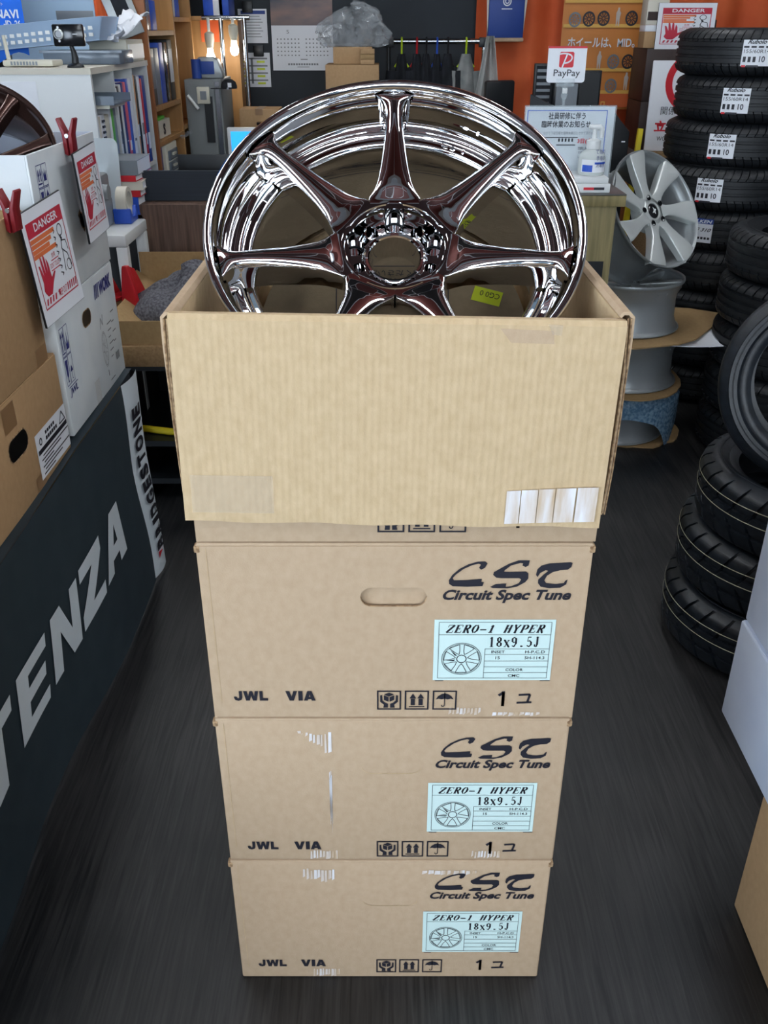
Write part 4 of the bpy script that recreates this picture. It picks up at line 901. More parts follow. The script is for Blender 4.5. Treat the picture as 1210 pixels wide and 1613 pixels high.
# walnut desk and dark screen panel
x0, x1, z0, z1 = span(215, 322, 340, 402, 3.45)
wd = thing('walnut_desk', 'dark walnut desk end panel behind the towel box', 'desk', (x0, 3.45, 0))
MB().box(0, 1.05, 0, .025, 0.02, z1 - .002).build('modesty_panel', K['walnut'], wd); MB().box(0.0, 1.05, .025, .48, z1 - .03, z1 - .002).build('desk_top', K['walnut'], wd)
for x in (.0, 1.02): MB().box(x, x + .03, .03, .46, 0, z1 - .03).build('leg', K['black_plastic'], wd)
x0b, x1b, z0b, z1b = span(220, 270, 340, 321, 3.52)
dp = tag(MB().box(0, .95, 0, .02, 0, z1b - z1).build('desk_screen', None or noise_mat('ribbed dark panel', rgb(28, 36, 46), rgb(34, 44, 56), .6, 8, (.1, 1, 60), lo=.45, hi=.55), None, loc=(x0b, 3.53, z1)), 'dark ribbed privacy screen standing on the walnut desk', 'desk screen')
lp = thing('laptop', 'black laptop with its lid up behind the dark desk screen', 'laptop', (at(345, 270, 3.75).x - .03, 3.72, z1))
MB().box(-.12, .17, -.0, .19, 0, .018).build('laptop_base', K['black_plastic'], lp, bevel=.003); l_ = MB().box(-.12, .17, -.006, 0, .018, at(330, 243, 3.72).z - z1).build('laptop_lid', K['black_plastic'], lp, bevel=.003)
MB().text('ThinkPad', -.07, -.02, .185, .2, FRONT(0, -.007, 0) @ R(.5, 'Z') @ T(.08, .03, 0)).build('lid_badge', K['grey_ink'], l_)

# ================================================================== left background: white shelf, bookcase, cabinet and small things
XS = -1.03
ws = thing('cube_shelf', 'white cube shelf full of catalogues at left', 'shelf', (XS, 3.52, 0)); TZ = 1.322
MB().box(-.33, 0, 0, .018, 0, TZ - .02).build('end_panel', K['white_plastic'], ws); MB().box(-.33, 0, .84, .858, 0, TZ - .02).build('end_panel', K['white_plastic'], ws)
MB().box(-.34, .004, -.004, .862, TZ - .02, TZ).build('top_board', K['paper_off'], ws); MB().box(-.33, -.325, .018, .84, 0, TZ - .02).build('back_panel', K['white_plastic'], ws)
for y in (.30, .58): MB().box(-.325, -.002, y, y + .014, 0, TZ - .02).build('divider', K['white_plastic'], ws)
for z in (.28, .61, .92): MB().box(-.325, -.002, .018, .84, z - .016, z).build('shelf_board', K['paper_off'], ws)
sh = MB().poly([(-.318, 1.28), (-.195, 1.28), (-.195, 1.17), (-.185, 1.06), (-.31, 1.07)], FRONT(0, -.002, 0)).build('taped_note', K['paper'], ws)
ty = thing('letter_tray', 'smoked plastic tray jutting out of the top left shelf cell', 'tray', (XS + .0, 3.60, 1.20))
MB().box(-.28, .06, -.04, .20, 0, .006).build('tray_floor', K['smoke_tray'], ty); MB().box(-.28, .06, -.04, -.034, .006, .03).build('tray_wall', K['smoke_tray'], ty); MB().box(-.28, .06, .194, .20, .006, .03).build('tray_wall', K['smoke_tray'], ty); MB().box(-.28, -.274, -.034, .194, .006, .03).build('tray_wall', K['smoke_tray'], ty)
MB().box(-.28, .04, -.03, .19, -.012, -.001).build('tray_runner', K['cream_plastic'], ty)
BOOKS = [  # y from, thickness, height, colour, label (all stand in the white cube shelf)
 (.03, .045, .24, 'paper_off', 'cream ring-bound catalogue below the smoked tray'), (.08, .05, .245, 'paper', 'white ring-bound catalogue with a black spiral below the tray'), (.135, .055, .24, 'cream_plastic', 'thick ivory catalogue right of the ring-bound ones'),
 (.205, .02, .25, 'paper', 'slim white catalogue left of the green one'), (.228, .03, .27, 'green', 'bright green catalogue spine in the white shelf'), (.26, .03, .26, 'grey_plastic', 'grey catalogue spine beside the green one'),
 (.318, .03, .275, 'paper', 'white magazine at the left end of the middle shelf cell'), (.350, .028, .28, 'black_plastic', 'black magazine spine in the middle shelf cell'), (.380, .03, .285, 'white_plastic', 'plain white magazine right of the black one in the middle cell'), (.412, .032, .29, 'navy', 'navy magazine spine beside the pink one'), (.446, .04, .29, 'pink', 'pink catalogue spine in the middle shelf cell'), (.488, .04, .30, 'blue_plastic', 'blue catalogue right of the pink one'), (.53, .045, .30, 'paper', 'thick white catalogue at the right end of the middle cell'),
 (.598, .04, .31, 'ochre', 'ochre catalogue at the left of the right shelf cell'), (.64, .035, .305, 'black_gloss', 'patterned black catalogue in the right shelf cell'), (.678, .045, .30, 'paper', 'white catalogue between the black and red ones'), (.725, .035, .29, 'red_ink', 'red catalogue spine near the blue one'), (.762, .05, .30, 'royal_blue', 'tall blue catalogue at the right end of the white shelf')]
for y, w_, h_, mt, lb in BOOKS:
    h_ += .045 if y > .3 else (.02 if y > .2 else 0)
    o = thing('catalogue', lb, 'book', (XS - .004, 3.52 + y, .9205), group='catalogues in the white cube shelf')
    MB().box(-.20, -.003, .0, w_ - .003, 0, h_).build('cover', K[mt], o, bevel=.002); MB().box(-.198, -.02, .003, w_ - .006, h_ - .002, h_ + .001).build('page_block', K['paper'], o)
    if 'spiral' in lb:
        for i in range(12): MB().box(-.002, .003, .004, .03, .01 + .019 * i, .018 + .019 * i).build('spiral_loop', K['ink'], o)
    if mt in ('paper', 'ochre', 'royal_blue', 'pink', 'navy', 'red_ink'): MB().rect(.006, w_ - .008, .04 + .07 * ((y * 100) % 2), .12, SIDE(-.002, 0, 0)).build('spine_print', K['grey_ink'] if mt == 'paper' else K['paper'], o)
# things on the white shelf
q = at(45, 100, 3.6); ro = thing('wifi_router', 'white router with an upright antenna on the white shelf corner', 'router', (q.x, 3.64, TZ + .001))
MB().box(-.09, .09, -.05, .07, 0.002, .022).build('router_body', K['cream_plastic'], ro, bevel=.006)
for i in range(9): MB().box(-.06 + .011 * i, -.053 + .011 * i, -.0515, -.05, .006, .018).build('vent_slit', K['grey_plastic'], ro)
MB().tube([(-.082, .0, .015), (-.088, .0, .10)], [.008, .006], 10).build('antenna', K['cream_plastic'], ro, smooth=True)
q = at(120, 100, 3.58); dc = thing('dash_camera', 'black dash camera on a suction foot on the white shelf', 'camera', (q.x, 3.57, TZ + .001))
MB().lathe([(0, 0), (.030, 0), (.028, .006), (.014, .014), (0, .016)], 28).build('suction_foot', K['black_plastic'], dc, smooth=True, angle=40)
MB().tube([(0, 0, .01), (.002, 0, .03), (0, 0, .05), (-.006, 0, .068)], [.013, .012, .009, .007], 12).build('ball_joint', K['black_plastic'], dc, smooth=True)
c = MB().box(-.062, .045, -.012, .010, .066, .135).build('camera_body', K['black_gloss'], dc, bevel=.005)
MB().lathe([(.011, -.002), (.017, -.001), (.017, .004), (.012, .006)], 28, FRONT(-.04, -.012, .104)).build('lens_ring', K['silver'], c, smooth=True); MB().disc(.011, 24, FRONT(-.04, -.0145, .104)).build('lens', K['black_gloss'], c)
for z in (.083, .125): MB().disc(.004, 14, FRONT(-.04, -.0125, z)).build('led_window', K['paper'], c)
MB().rect(.008, .024, .103, .1055, FRONT(0, -.0125, 0)).build('camera_print', K['paper'], c)
q0, q1 = at(28, 92, 3.95), at(170, 70, 3.95); bk = thing('plastic_basket', 'pale blue slatted basket heaped with papers on the white shelf', 'basket', ((q0.x + q1.x) / 2 - .02, 3.93, TZ + .052))
def bwall(u, v): return (-.2 - .02 * v + (.40 + .04 * v) * u, -.09 - .02 * v, .075 * v + .035 * u)
g = MB()
for i in range(14):
    for j in range(3):
        x = -.185 + .027 * i; z = .012 + .022 * j; g.box(x, x + .016, -.103, -.098, z + .035 * (i / 14), z + .012 + .035 * (i / 14))
bw_ = MB().grid(bwall, 8, 4).build('basket_wall', K['basket'], bk, solid=.004); g.build('slat_holes', K['white_plastic'], bw_)
MB().grid(lambda u, v: (-.2 - .02 * v + (.40 + .04 * v) * u, .13 + .02 * v, .075 * v + .035 * u), 8, 4).build('basket_wall', K['basket'], bk, solid=.004)
for s in (-1, 1): MB().grid(lambda u, v: (s * (.2 + .02 * v), -.09 + .22 * u, .075 * v + (.035 if s > 0 else 0)), 4, 4).build('basket_wall', K['basket'], bk, solid=.004)
MB().grid(lambda u, v: (-.2 + .4 * u, -.09 + .22 * v, .035 * u), 6, 3).build('basket_floor', K['basket'], bk, solid=.004)
t2 = thing('clear_tray', 'smoky clear tray under the pale blue basket', 'tray', (-1.10, 3.93, TZ + .0008)); MB().box(-.19, .10, -.10, .11, 0, .048).build('tray_body', K['smoke_tray'], t2, bevel=.006); MB().box(-.20, .11, -.105, -.10, .040, .048).build('tray_lip', K['smoke_tray'], t2)
for i in range(5):
    q = at(178 + 8 * i, 58 + 6 * (i % 3), 4.1)
    o = tag(MB().grid(lambda u, v: (-.06 + .12 * u, -.05 + .10 * v, .014 * math.sin(5 * u + i) + .012 * math.sin(7 * v + 2 * i) + .006 * math.sin(19 * u * v)), 8, 6).build('loose_papers', K['paper'], None, smooth=True, solid=.003, loc=(q.x - .02, 3.99 + .05 * i, TZ + .09 + .016 * i)), ['crumpled receipt sheets at the bottom of the heap beside the basket', 'curled white sheet second in the heap beside the basket', 'white papers midway up the heap beside the basket', 'loose white sheet near the top of the heap', 'topmost curled white sheet of the heap beside the bookcase'][i], 'papers', 'papers heaped beside the basket'); o.rotation_euler = (.12, -.25, .3 * i)
po = thing('paper_organizer', 'low cream drawer unit under the heap of papers', 'organizer', (XS - .05, 4.19, TZ + .0008)); MB().box(-.10, .05, -.12, .16, 0, .08).build('organizer_body', K['cream_plastic'], po, bevel=.003); MB().box(.05, .056, -.10, .14, .01, .065).build('drawer_front', K['white_plastic'], po)
pf = thing('photo_frame', 'grey framed photo tilted on the white wall cabinet', 'picture frame', at(193, 18, 4.42), (-.1, -.32, .25))
MB().box(-.065, .055, -.006, .006, -.10, .12).build('frame_border', K['silver_dull'], pf, bevel=.003); MB().rect(-.03, .03, -.07, .09, FRONT(0, -.0068, 0)).build('photo_print', K['dark_fabric'], pf)
# pale blue cabinet behind, orange cloth strip, blue banner
x0, x1, z0, z1 = span(30, 0, 172, 82, 4.42)
cb = thing('steel_cabinet', 'tall pale blue enamelled cabinet behind the white shelf', 'cabinet', (x0 - .1, 4.45, 0))
L_ = x1 - x0 + .055
MB().box(0, L_ + .0, 0, .40, 0, 2.0).build('cabinet_body', K['pale_blue'], cb, bevel=.01)
MB().box(0.005, L_ - .005, -.014, -.001, z1 - .085, 1.98).build('upper_door', K['pale_blue'], cb, bevel=.004); MB().box(.005, L_ - .005, -.014, -.001, .3, z1 - .092).build('lower_door', K['pale_blue'], cb, bevel=.004)
MB().box(L_ - .18, L_ - .02, -.018, -.0145, z1 - .075, z1 - .04).build('finger_pull', K['grey_plastic'], cb, bevel=.003)
bb = thing('blue_flag', 'bright blue flag with white letters at the far left edge', 'flag', (at(14, 40, 3.95).x, 3.95, 0))
fz = at(14, 64, 3.95).z
fg = MB().grid(lambda u, v: (-.22 + .278 * u, .012 * math.sin(7 * u + 2 * v), fz - .06 + .02 * math.sin(9 * u) * (1 - v) + (1.85 - fz) * v), 16, 8).build('flag_cloth', K['bright_blue'], bb, smooth=True)
MB().text('NAVI', -.036, .05, at(14, 29, 3.95).z, at(14, 15, 3.95).z, FRONT(0, -.02, 0), .03).build('flag_print', K['paper'], fg); MB().text('-ID  26', -.012, .054, at(14, 42, 3.95).z, at(14, 32, 3.95).z, FRONT(0, -.02, 0), .03).build('flag_print', K['paper'], fg); MB().text('ト-ト', -.028, -.002, at(14, 9, 3.95).z, at(14, 4, 3.95).z, FRONT(0, -.02, 0)).build('flag_print', K['paper'], fg)
MB().tube([(-.23, .02, 0), (-.23, .02, 1.88)], .012, 10).build('flag_pole', K['steel'], bb, smooth=True)
bn = thing('waste_bin', 'dark grey bin below the blue flag behind the white shelf', 'bin', (at(20, 90, 4.1).x - .14, 4.10, 0)); MB().lathe([(.11, 0), (.13, 1.36), (.12, 1.36), (.10, .01), (0, .01)], 32).build('bin_body', K['black_plastic'], bn, smooth=True, angle=40)
# bookcase
BX = -1.03
bc = thing('bookcase', 'tall orange brown bookcase of binders behind the white shelf', 'bookcase', (BX, 4.45, 0))
MB().box(-.18, 0, 0, .022, 0, 2.1).build('side_panel', K['bookcase'], bc); MB().box(-.205, -.195, .022, 1.05, 0, 2.1).build('back_panel', K['bookcase_light'], bc)
MB().box(-.195, 0, .58, .60, 0, 2.1).build('side_panel', K['bookcase_light'], bc); MB().box(-.195, 0, 1.03, 1.05, 0, 2.1).build('side_panel', K['bookcase_light'], bc)
def zz_at(px, py): return atX(px, py, BX).z
bz = [.45, .72, zz_at(285, 208), zz_at(272, 160), zz_at(262, 48)]
for z in bz: MB().box(-.195, -.002, .022, .58, z - .02, z).build('shelf_board', K['bookcase_light'], bc)
for z in (.6, 1.0, zz_at(305, 28)): MB().box(-.195, -.002, .60, 1.03, z - .02, z).build('shelf_board', K['bookcase_light'], bc)
def binder(y, w_, z, h_, mt, lb, label_=None, grp='binders in the brown bookcase'):
    o = thing('binder', lb, 'binder', (BX - .015, 4.45 + y, z + .0008), group=grp); MB().box(-.17, 0, 0, w_, 0, h_).build('binder_cover', K[mt], o, bevel=.003)
    if label_: MB().rect(.008, w_ - .008, h_ * .3, h_ * .85, SIDE(.001, 0, 0)).build('spine_label', K[label_], o)
    return o
z = bz[4]; binder(.04, .12, z, .27, 'smoke_tray', 'clear plastic file with blue spines on the top bookcase shelf'); binder(.17, .11, z, .12, 'blue_plastic', 'short blue file on the top bookcase shelf')
z = bz[3]; hz_ = bz[4] - z - .05
binder(.03, .11, z, hz_ - .02, 'black_plastic', 'dark binder with grey label, left on the binder shelf', 'grey_ink'); binder(.15, .09, z, hz_ - .02, 'grey_plastic', 'grey slatted file box between the dark and blue binders'); binder(.25, .09, z, hz_, 'blue_plastic', 'blue binder on the bookcase binder shelf'); binder(.35, .09, z, hz_, 'black_gloss', 'plain black binder right of the blue one'); binder(.45, .10, z, hz_ + .01, 'black_plastic', 'black binder with a long white spine label', 'paper')
ob = thing('open_box', 'small white box of papers on the low bookcase shelf', 'box', (BX - .03, 4.45 + .25, bz[2] + .0008)); MB().box(-.14, 0, -.08, .16, 0, .075).build('box_body', K['paper_off'], ob); MB().text('S', -.0, .05, .01, .06, SIDE(.001, .0, 0), .05).build('box_print', K['ink'], ob); MB().box(-.12, -.01, -.06, .10, .075, .09).build('paper_bundle', K['green'], ob, bevel=.004)
binder(.03, .08, bz[1], bz[2] - bz[1] - .03, 'navy', 'dark navy binder left of the cream drawer unit'); 
dr = thing('drawer_unit', 'cream four drawer desktop cabinet in the brown bookcase', 'drawer unit', (BX + .0, 4.45 + .13, bz[1] + .0008)); hh = bz[2] - bz[1] - .025
MB().box(-.185, .0, 0, .24, 0, hh).build('cabinet_shell', K['cream_plastic'], dr, bevel=.003)
for i in range(4):
    a = .01 + (hh - .03) * i / 4; d = MB().box(.0, .008, .03, .215, a, a + (hh - .03) / 4 - .008).build('drawer', K['smoke_tray'], dr, bevel=.001); MB().box(.008, .016, .09, .15, a + .02, a + .03).build('drawer_pull', K['cream_plastic'], d)
binder(.62, .10, zz_at(305, 28), .30, 'white_plastic', 'white binder on the far bookcase section'); binder(.74, .09, zz_at(305, 28), .28, 'blue_plastic', 'blue binder on the far bookcase section')
q = at(338, 24, 5.45)
for i, (px, mt, lb) in enumerate(((330, 'blue_plastic', 'tall blue file hanging left above the bulb stand'), (345, 'paper', 'white file between two blue ones above the bulb stand'), (354, 'blue_plastic', 'narrow blue file right above the bulb stand'))): 
    o = thing('wall_file', lb, 'file', (at(px, 24, 5.6).x, 5.60, at(px, 25, 5.6).z), group='files above the bulb stand'); MB().box(-.028, .028, -.02, .2, 0, .32).build('file_cover', K[mt], o, bevel=.004); MB().rect(-.012, .012, .08, .2, FRONT(0, -.0208, 0)).build('spine_label', K['paper_off'], o)
hs = tag(MB().box(-.20, .12, -.03, .24, -.02, 0).build('wall_ledge', K['bookcase_light'], None, loc=(at(342, 24, 5.6).x, 5.60, at(342, 25, 5.6).z - .001)), 'light brown ledge board carrying the blue files', 'ledge')
sp_ = thing('ledge_cabinet', 'tall light brown cabinet standing behind the grey locker', 'cabinet', (at(342, 24, 5.7).x - .03, 5.70, 0)); MB().box(-.18, .14, .0, .14, 0, at(342, 25, 5.6).z - .022).build('cabinet_body', K['bookcase_light'], sp_)
# grey locker with gadgets
x0, x1, z0, z1 = span(292, 125, 352, 245, 5.15)
lk = thing('grey_locker', 'grey steel locker behind the laptop', 'locker', (x0 + .01, 5.15, 0)); LW = x1 - x0 - .01
MB().box(0, LW, 0, .36, 0, z1).build('locker_body', K['locker'], lk, bevel=.006); MB().box(.012, LW - .035, -.010, -.001, .05, z1 - .03).build('locker_door', K['locker'], lk, bevel=.003); MB().box(LW - .03, LW - .008, -.012, -.001, .02, z1 - .01).build('door_trim', K['steel'], lk)
def lkp(px, py): q = at(px, py, 5.14); return q.x - lk.location.x, q.z
a = lkp(322, 150); MB().box(a[0] - .035, a[0] + .03, -.03, -.011, a[1] - .04, a[1] + .04).build('lock_box', K['cream_plastic'], lk, bevel=.004); MB().box(a[0] - .018, a[0] + .014, -.032, -.0301, a[1] - .02, a[1] + .02).build('lock_face', K['grey_plastic'], lk)
a = lkp(331, 185); MB().box(a[0] - .022, a[0] + .02, -.02, -.011, a[1] - .12, a[1] + .10).build('hanging_strap', K['black_plastic'], lk)
a = lkp(303, 160); MB().tube([(a[0] - .02, -.018, a[1] + .03), (a[0] + .03, -.018, a[1] - .035)], .008, 8).build('hanging_knife', K['white_plastic'], lk, smooth=True)
q = at(325, 125, 5.2); tp_ = thing('tape_cutter', 'grey desktop tape cutter with a blue window on the locker', 'tape dispenser', (q.x - .0, 5.27, z1 + .0008))
MB().poly([(-.085, 0), (.085, 0), (.08, .03), (.06, .09), (.03, .10), (-.04, .10), (-.065, .05)], FRONT(0, .03, 0), .07).build('cutter_body', K['silver_dull'], tp_, bevel=.008); MB().box(-.04, .04, -.044, -.04, .02, .08).build('cutter_window', K['royal_blue'], tp_, bevel=.006)
q = at(312, 118, 5.2); tag(MB().tube([(0, 0, 0), (0, 0, .09)], .025, 16).build('marker_can', K['royal_blue'], None, smooth=True, angle=40, loc=(q.x - .01, 5.22, z1 + .0008)), 'small blue can left of the tape cutter on the locker', 'can')
q = at(358, 130, 5.05); cp = thing('cap', 'dark cap hanging at the corner of the grey locker', 'cap', (q.x, 5.10, q.z - .03))
MB().lathe([(.065, 0), (.066, .02), (.055, .05), (.03, .068), (0, .072)], 28).build('crown', K['dark_fabric'], cp, smooth=True); MB().poly([(.05, -.04), (-.03, -.06), (-.13, -.04), (-.14, 0), (-.12, .03), (-.04, .04)], T(-.01, -.02, .0), .004).build('peak', K['dark_fabric'], cp); MB().box(.0, .03, -.070, -.066, .012, .045).build('badge', K['paper'], cp); cp.scale = (.62, .62, .62)
tag(MB().tube([(0, .07, 0), (0, -.02, .0)], .006, 8).build('wall_hook', K['steel'], None, loc=(q.x, 5.075, q.z - .028)), 'short steel hook holding the dark cap', 'hook')
q = at(329, 50, 5.69); tag(MB().box(-.055, .055, 0, .004, -.05, .06).build('orange_card', K['orange_cloth'], None, loc=(q.x + .01, 5.6945, q.z)), 'orange card pinned to the light brown cabinet behind the bulbs', 'card')
# bulb display stand
st = thing('bulb_stand', 'chrome stand with two lit hanging bulbs at left rear', 'lamp', (at(365, 100, 5.54).x, 5.54, 0)); sx = st.location.x
def stp(px, py): q = at(px, py, 5.54); return q.x - sx, q.z
(xa, za), (xb, zb), (xc, zc_) = stp(347, 28), stp(384, 28), stp(318, 30)
MB().box(xa - .03, xb + .03, -.02, .025, 0, .02).build('stand_foot', K['black_plastic'], st)
for x in (xa, xb): MB().tube([(x, 0, .02), (x, 0, za)], .012, 12).build('post', K['steel'], st, smooth=True)
MB().tube([(xc, 0, za), (xb + .03, 0, za)], .012, 12).build('crossbar', K['steel'], st, smooth=True)
for (px, py) in ((333, 92), (370, 80)):
    x, z = stp(px, py)
    MB().tube([(x, -.01, za), (x, -.01, z + .11)], .008, 8).build('cord', K['white_plastic'], st, smooth=True)
    MB().lathe([(.018, .06), (.026, .10), (.026, .13), (.012, .14)], 20, T(x, -.01, z - .01)).build('socket', K['cream_plastic'], st, smooth=True)
    MB().lathe([(0, -.024), (.014, -.020), (.023, -.004), (.023, .008), (.016, .03), (.013, .055)], 24, T(x, -.01, z)).build('bulb', K['bulb'], st, smooth=True)
# clipboards and calendar on the dark wall
def wall_item(name, label, cat, rect_, Y, mat, th=.006, group=None):
    x0, x1, z0, z1 = span(*rect_, Y); t = thing(name, label, cat, ((x0 + x1) / 2, Y, (z0 + z1) / 2), group=group); a, b_ = (x1 - x0) / 2, (z1 - z0) / 2
    o = MB().box(-a, a, 0, th, -b_, b_).build('sheet', K[mat], t); return t, o, a, b_
YW = YB - .008
for rect_, lb, k in (((376, 14, 421, 68), 'upper clipboard sheet with a blue heading on the dark wall', 0), ((371, 83, 426, 137), 'lower clipboard table with yellow rows on the dark wall', 1)):
    t, o, a, b_ = wall_item('clipboard', lb, 'clipboard', rect_, YW, 'paper'); M = FRONT(0, -.0008, 0); p = MB()
    if k == 0:
        MB().rect(-a * .8, a * .9, b_ * .7, b_ * .9, M).build('sheet_heading', K['royal_blue'], o)
        for i in range(8): p.rect(-a * .7, a * (.5 + .1 * (i % 3)), b_ * (.55 - .17 * i), b_ * (.59 - .17 * i), M)
        p.build('sheet_text', K['grey_ink'], o)
    else:
        for i in range(4): p.rect(-a * .85, a * .85, b_ * (.62 - .42 * i), b_ * (.70 - .42 * i), M)
        p.rect(-.1 * a, .02 * a, -b_ * .8, b_ * .7, M); p.build('sheet_table', K['grey_ink'], o); y_ = MB()
        for i in range(4):
            for j in (-.7, .25): y_.rect(a * j, a * (j + .45), b_ * (.42 - .42 * i), b_ * (.54 - .42 * i), M)
        y_.build('sheet_cells', K['sticker_yellow'], o)
    MB().box(-.03 + .0 * k + (a * .4 if k else -a * .3), .03 + (a * .4 if k else -a * .3), -.02, -.001, b_ - .02, b_ + .04).build('bulldog_clip', K['black_plastic'], t, bevel=.004)
x0, x1, z0, z1 = span(427, -40, 524, 111, YW); zs = at(427, 40, YW).z
ca = thing('wall_calendar', 'two month wall calendar with a dusk photo on the dark wall', 'calendar', ((x0 + x1) / 2, YW, z0)); a = (x1 - x0) / 2; MB().box(-a, a, 0, .004, zs - z0 + .002, z1 - z0).build('calendar_photo', K['photo_dusk'], ca); o = MB().box(-a, a, -.001, .004, 0, zs - z0).build('calendar_sheet', K['paper'], ca)
p = MB(); M = FRONT(0, -.0018, 0); H_ = zs - z0
for s in (-1, 1):
    p = MB(); p.text('5' if s < 0 else '6', s * a * .47 - a * .04, s * a * .47 + a * .04, H_ * .82, H_ * .90, M)
    for i in range(7):
        for j in range(5): x = s * a * .47 + (i - 3) * a * .115; z = H_ * (.70 - .09 * j); p.rect(x - a * .02, x + a * .02, z - H_ * .014, z + H_ * .014, M)
    p.build('month_grid', K['grey_ink'], o)
p = MB(); p.rect(-a * .08, a * .15, H_ * .24, H_ * .26, M); [p.rect(-a * .5 + a * .085 * i, -a * .5 + a * .06 + a * .085 * i, H_ * .12, H_ * .16, M) for i in range(12)]; p.rect(-a * .2, a * .2, H_ * .07, H_ * .085, M); p.build('calendar_print', K['grey_ink'], o)
# monitor with blue screen, brown box behind it
q0 = at(357, 201, 4.6); mo = thing('monitor', 'monitor showing a plain blue screen behind the chrome wheel', 'monitor', (q0.x + .16, 4.6, 0)); zt = q0.z
MB().box(-.16, .22, 0, .03, zt - .26, zt).build('bezel', K['white_plastic'], mo, bevel=.004); MB().rect(-.143, .203, zt - .243, zt - .017, FRONT(0, -.0012, 0)).build('screen', K['screen_blue'], mo); MB().box(.0, .06, .03, .06, .757, zt - .1).build('stand_neck', K['black_plastic'], mo); MB().box(-.06, .12, -.06, .12, .7405, .757).build('stand_foot', K['black_plastic'], mo)
dk = thing('work_desk', 'dark work desk hidden behind the wheel carrying the monitors', 'desk', (-.2, 4.75, 0)); MB().box(-.6, .5, -.3, .3, .71, .74).build('desk_top', K['black_plastic'], dk)
for x in (-.57, .47):
    for y in (-.27, .27): MB().box(x - .02, x + .02, y - .02, y + .02, 0, .71).build('leg', K['black_plastic'], dk)
x0, x1, z0, z1 = span(378, 172, 440, 215, 5.3); sb = thing('brown_carton', 'brown carton behind the blue monitor, left of the wheel', 'cardboard box', ((x0 + x1) / 2, 5.3, z0)); MB().box(-(x1 - x0) / 2, (x1 - x0) / 2, 0, .2, 0, z1 - z0).build('carton_body', K['brown_box'], sb, bevel=.003); MB().box(-.02, .02, -.001, .2, z1 - z0 - .03, z1 - z0 + .001).build('tape_strip', K['brown_tape'], sb)
bt = thing('back_counter', 'long dark counter along the back wall under the boxes', 'counter', (-.25, 5.5, 0)); MB().box(-.42, .28, -.25, .30, 0, .985).build('counter_body', K['black_plastic'], bt, bevel=.004); MB().box(-.43, .29, -.26, .30, .9855, 1.0).build('counter_top', K['black_gloss'], bt)
cs = thing('carton_stand', 'low dark stand under the brown carton behind the monitor', 'stand', (sb.location.x, 5.4, 0)); MB().box(-.13, .06, -.12, .10, 0, z0 - .001).build('stand_body', K['black_plastic'], cs)
oc = tag(MB().grid(lambda u, v: (.05 * u, .006 * math.sin(9 * u), .62 * v), 8, 4).build('orange_cloth_strip', K['orange_cloth'], None, smooth=True, solid=.004, loc=(-1.236, 4.425, 1.44)), 'narrow strip of orange cloth hanging between pale cabinet and bookcase', 'cloth')

# ================================================================== back wall, middle: cartons, clothes rail
YC = 5.35
def small_box(name, label, rect_, Y, z_bottom, dep, mat, group=None, tape=True):
    x0, x1, z0, z1 = span(*rect_, Y); t = thing(name, label, 'cardboard box', ((x0 + x1) / 2, Y, z_bottom), group=group); a = (x1 - x0) / 2; H = z1 - z_bottom
    MB().box(-a, a, 0, dep, 0.0005, H).build('carton_body', K[mat], t, bevel=.003)
    if tape: MB().rect(-a * .8, a * .8, H * .42, H * .60, FRONT(0, -.0008, 0)).build('tape_strip', K['tape'], t)
    return t, z1
c1, z1 = small_box('rear_carton', 'wide taped brown carton on the dark back counter', (513, 102, 597, 150), YC, 1.0008, .30, 'brown_box', 'cartons on the back counter')
c2, z2 = small_box('rear_carton', 'brown carton under the plastic bag on the back counter', (525, 74, 586, 104), YC + .05, z1 + .001, .22, 'brown_box', 'cartons on the back counter', False)
zc0 = z1
for i, lb in enumerate(('lowest of the three tiny kraft boxes in front of the bagged carton', 'middle one of the three tiny kraft boxes on the wide carton', 'topmost of the three tiny kraft boxes on the wide carton')):
    x0, x1, a, b_ = span(568, 88, 590, 96, YC - .0)
    tag(MB().box(-(x1 - x0) / 2, (x1 - x0) / 2, 0, .045, 0.0005, .024).build('tiny_box', K['tan_box'] if i % 2 else K['brown_box'], None, bevel=.0015, loc=((x0 + x1) / 2, YC + .0, zc0 + .001 + .025 * i)), lb, 'box', 'tiny kraft boxes on the back counter')
pb = MB(); x0, x1, a, b_ = span(500, 25, 606, 82, YC)
def bag(u, v):
    th_ = 2 * PI * u; ph = PI * (v - .5); r = 1 + .18 * math.sin(3 * th_ + 5 * v) + .12 * math.sin(7 * th_ - 9 * v) + .09 * math.sin(13 * th_ + 17 * v)
    z = math.sin(ph); z = z if z > -.5 else -.5
    return ((x1 - x0) * .47 * r * math.cos(th_) * math.cos(ph) ** .7, .11 * r * math.sin(th_) * math.cos(ph) ** .7, (z + .5) / 1.5 * .155 * (1 + .35 * math.sin(2.3 * th_ + 1) * math.cos(th_)) + .02)
pb.grid(bag, 60, 22)
rb = random.Random(5); jit = [(rb.uniform(-1, 1), rb.uniform(-1, 1), rb.uniform(-1, 1)) for _ in pb.v]
for j_ in range(22): jit[j_ * 60 + 59] = jit[j_ * 60]
pb.v = [(x + .011 * a[0], y + .011 * a[1], max(0.0, z + .010 * a[2])) for (x, y, z), a in zip(pb.v, jit)]
tag(pb.build('plastic_bag', K['poly_bag'], None, smooth=True, angle=25, loc=((x0 + x1) / 2, YC + .16, z2 - .015)), 'crumpled clear plastic bag on top of the brown cartons', 'bag')
x0, x1, a, b_ = span(493, 131, 522, 150, 5.0)
bl = tag(MB().box(-.06, .05, 0, .12, .0005, .10).build('blue_tub', K['blue_plastic'], None, bevel=.003, loc=((x0 + x1) / 2 + .01, 5.26, 1.0008)), 'bright blue box at the left end of the back counter', 'box'); 
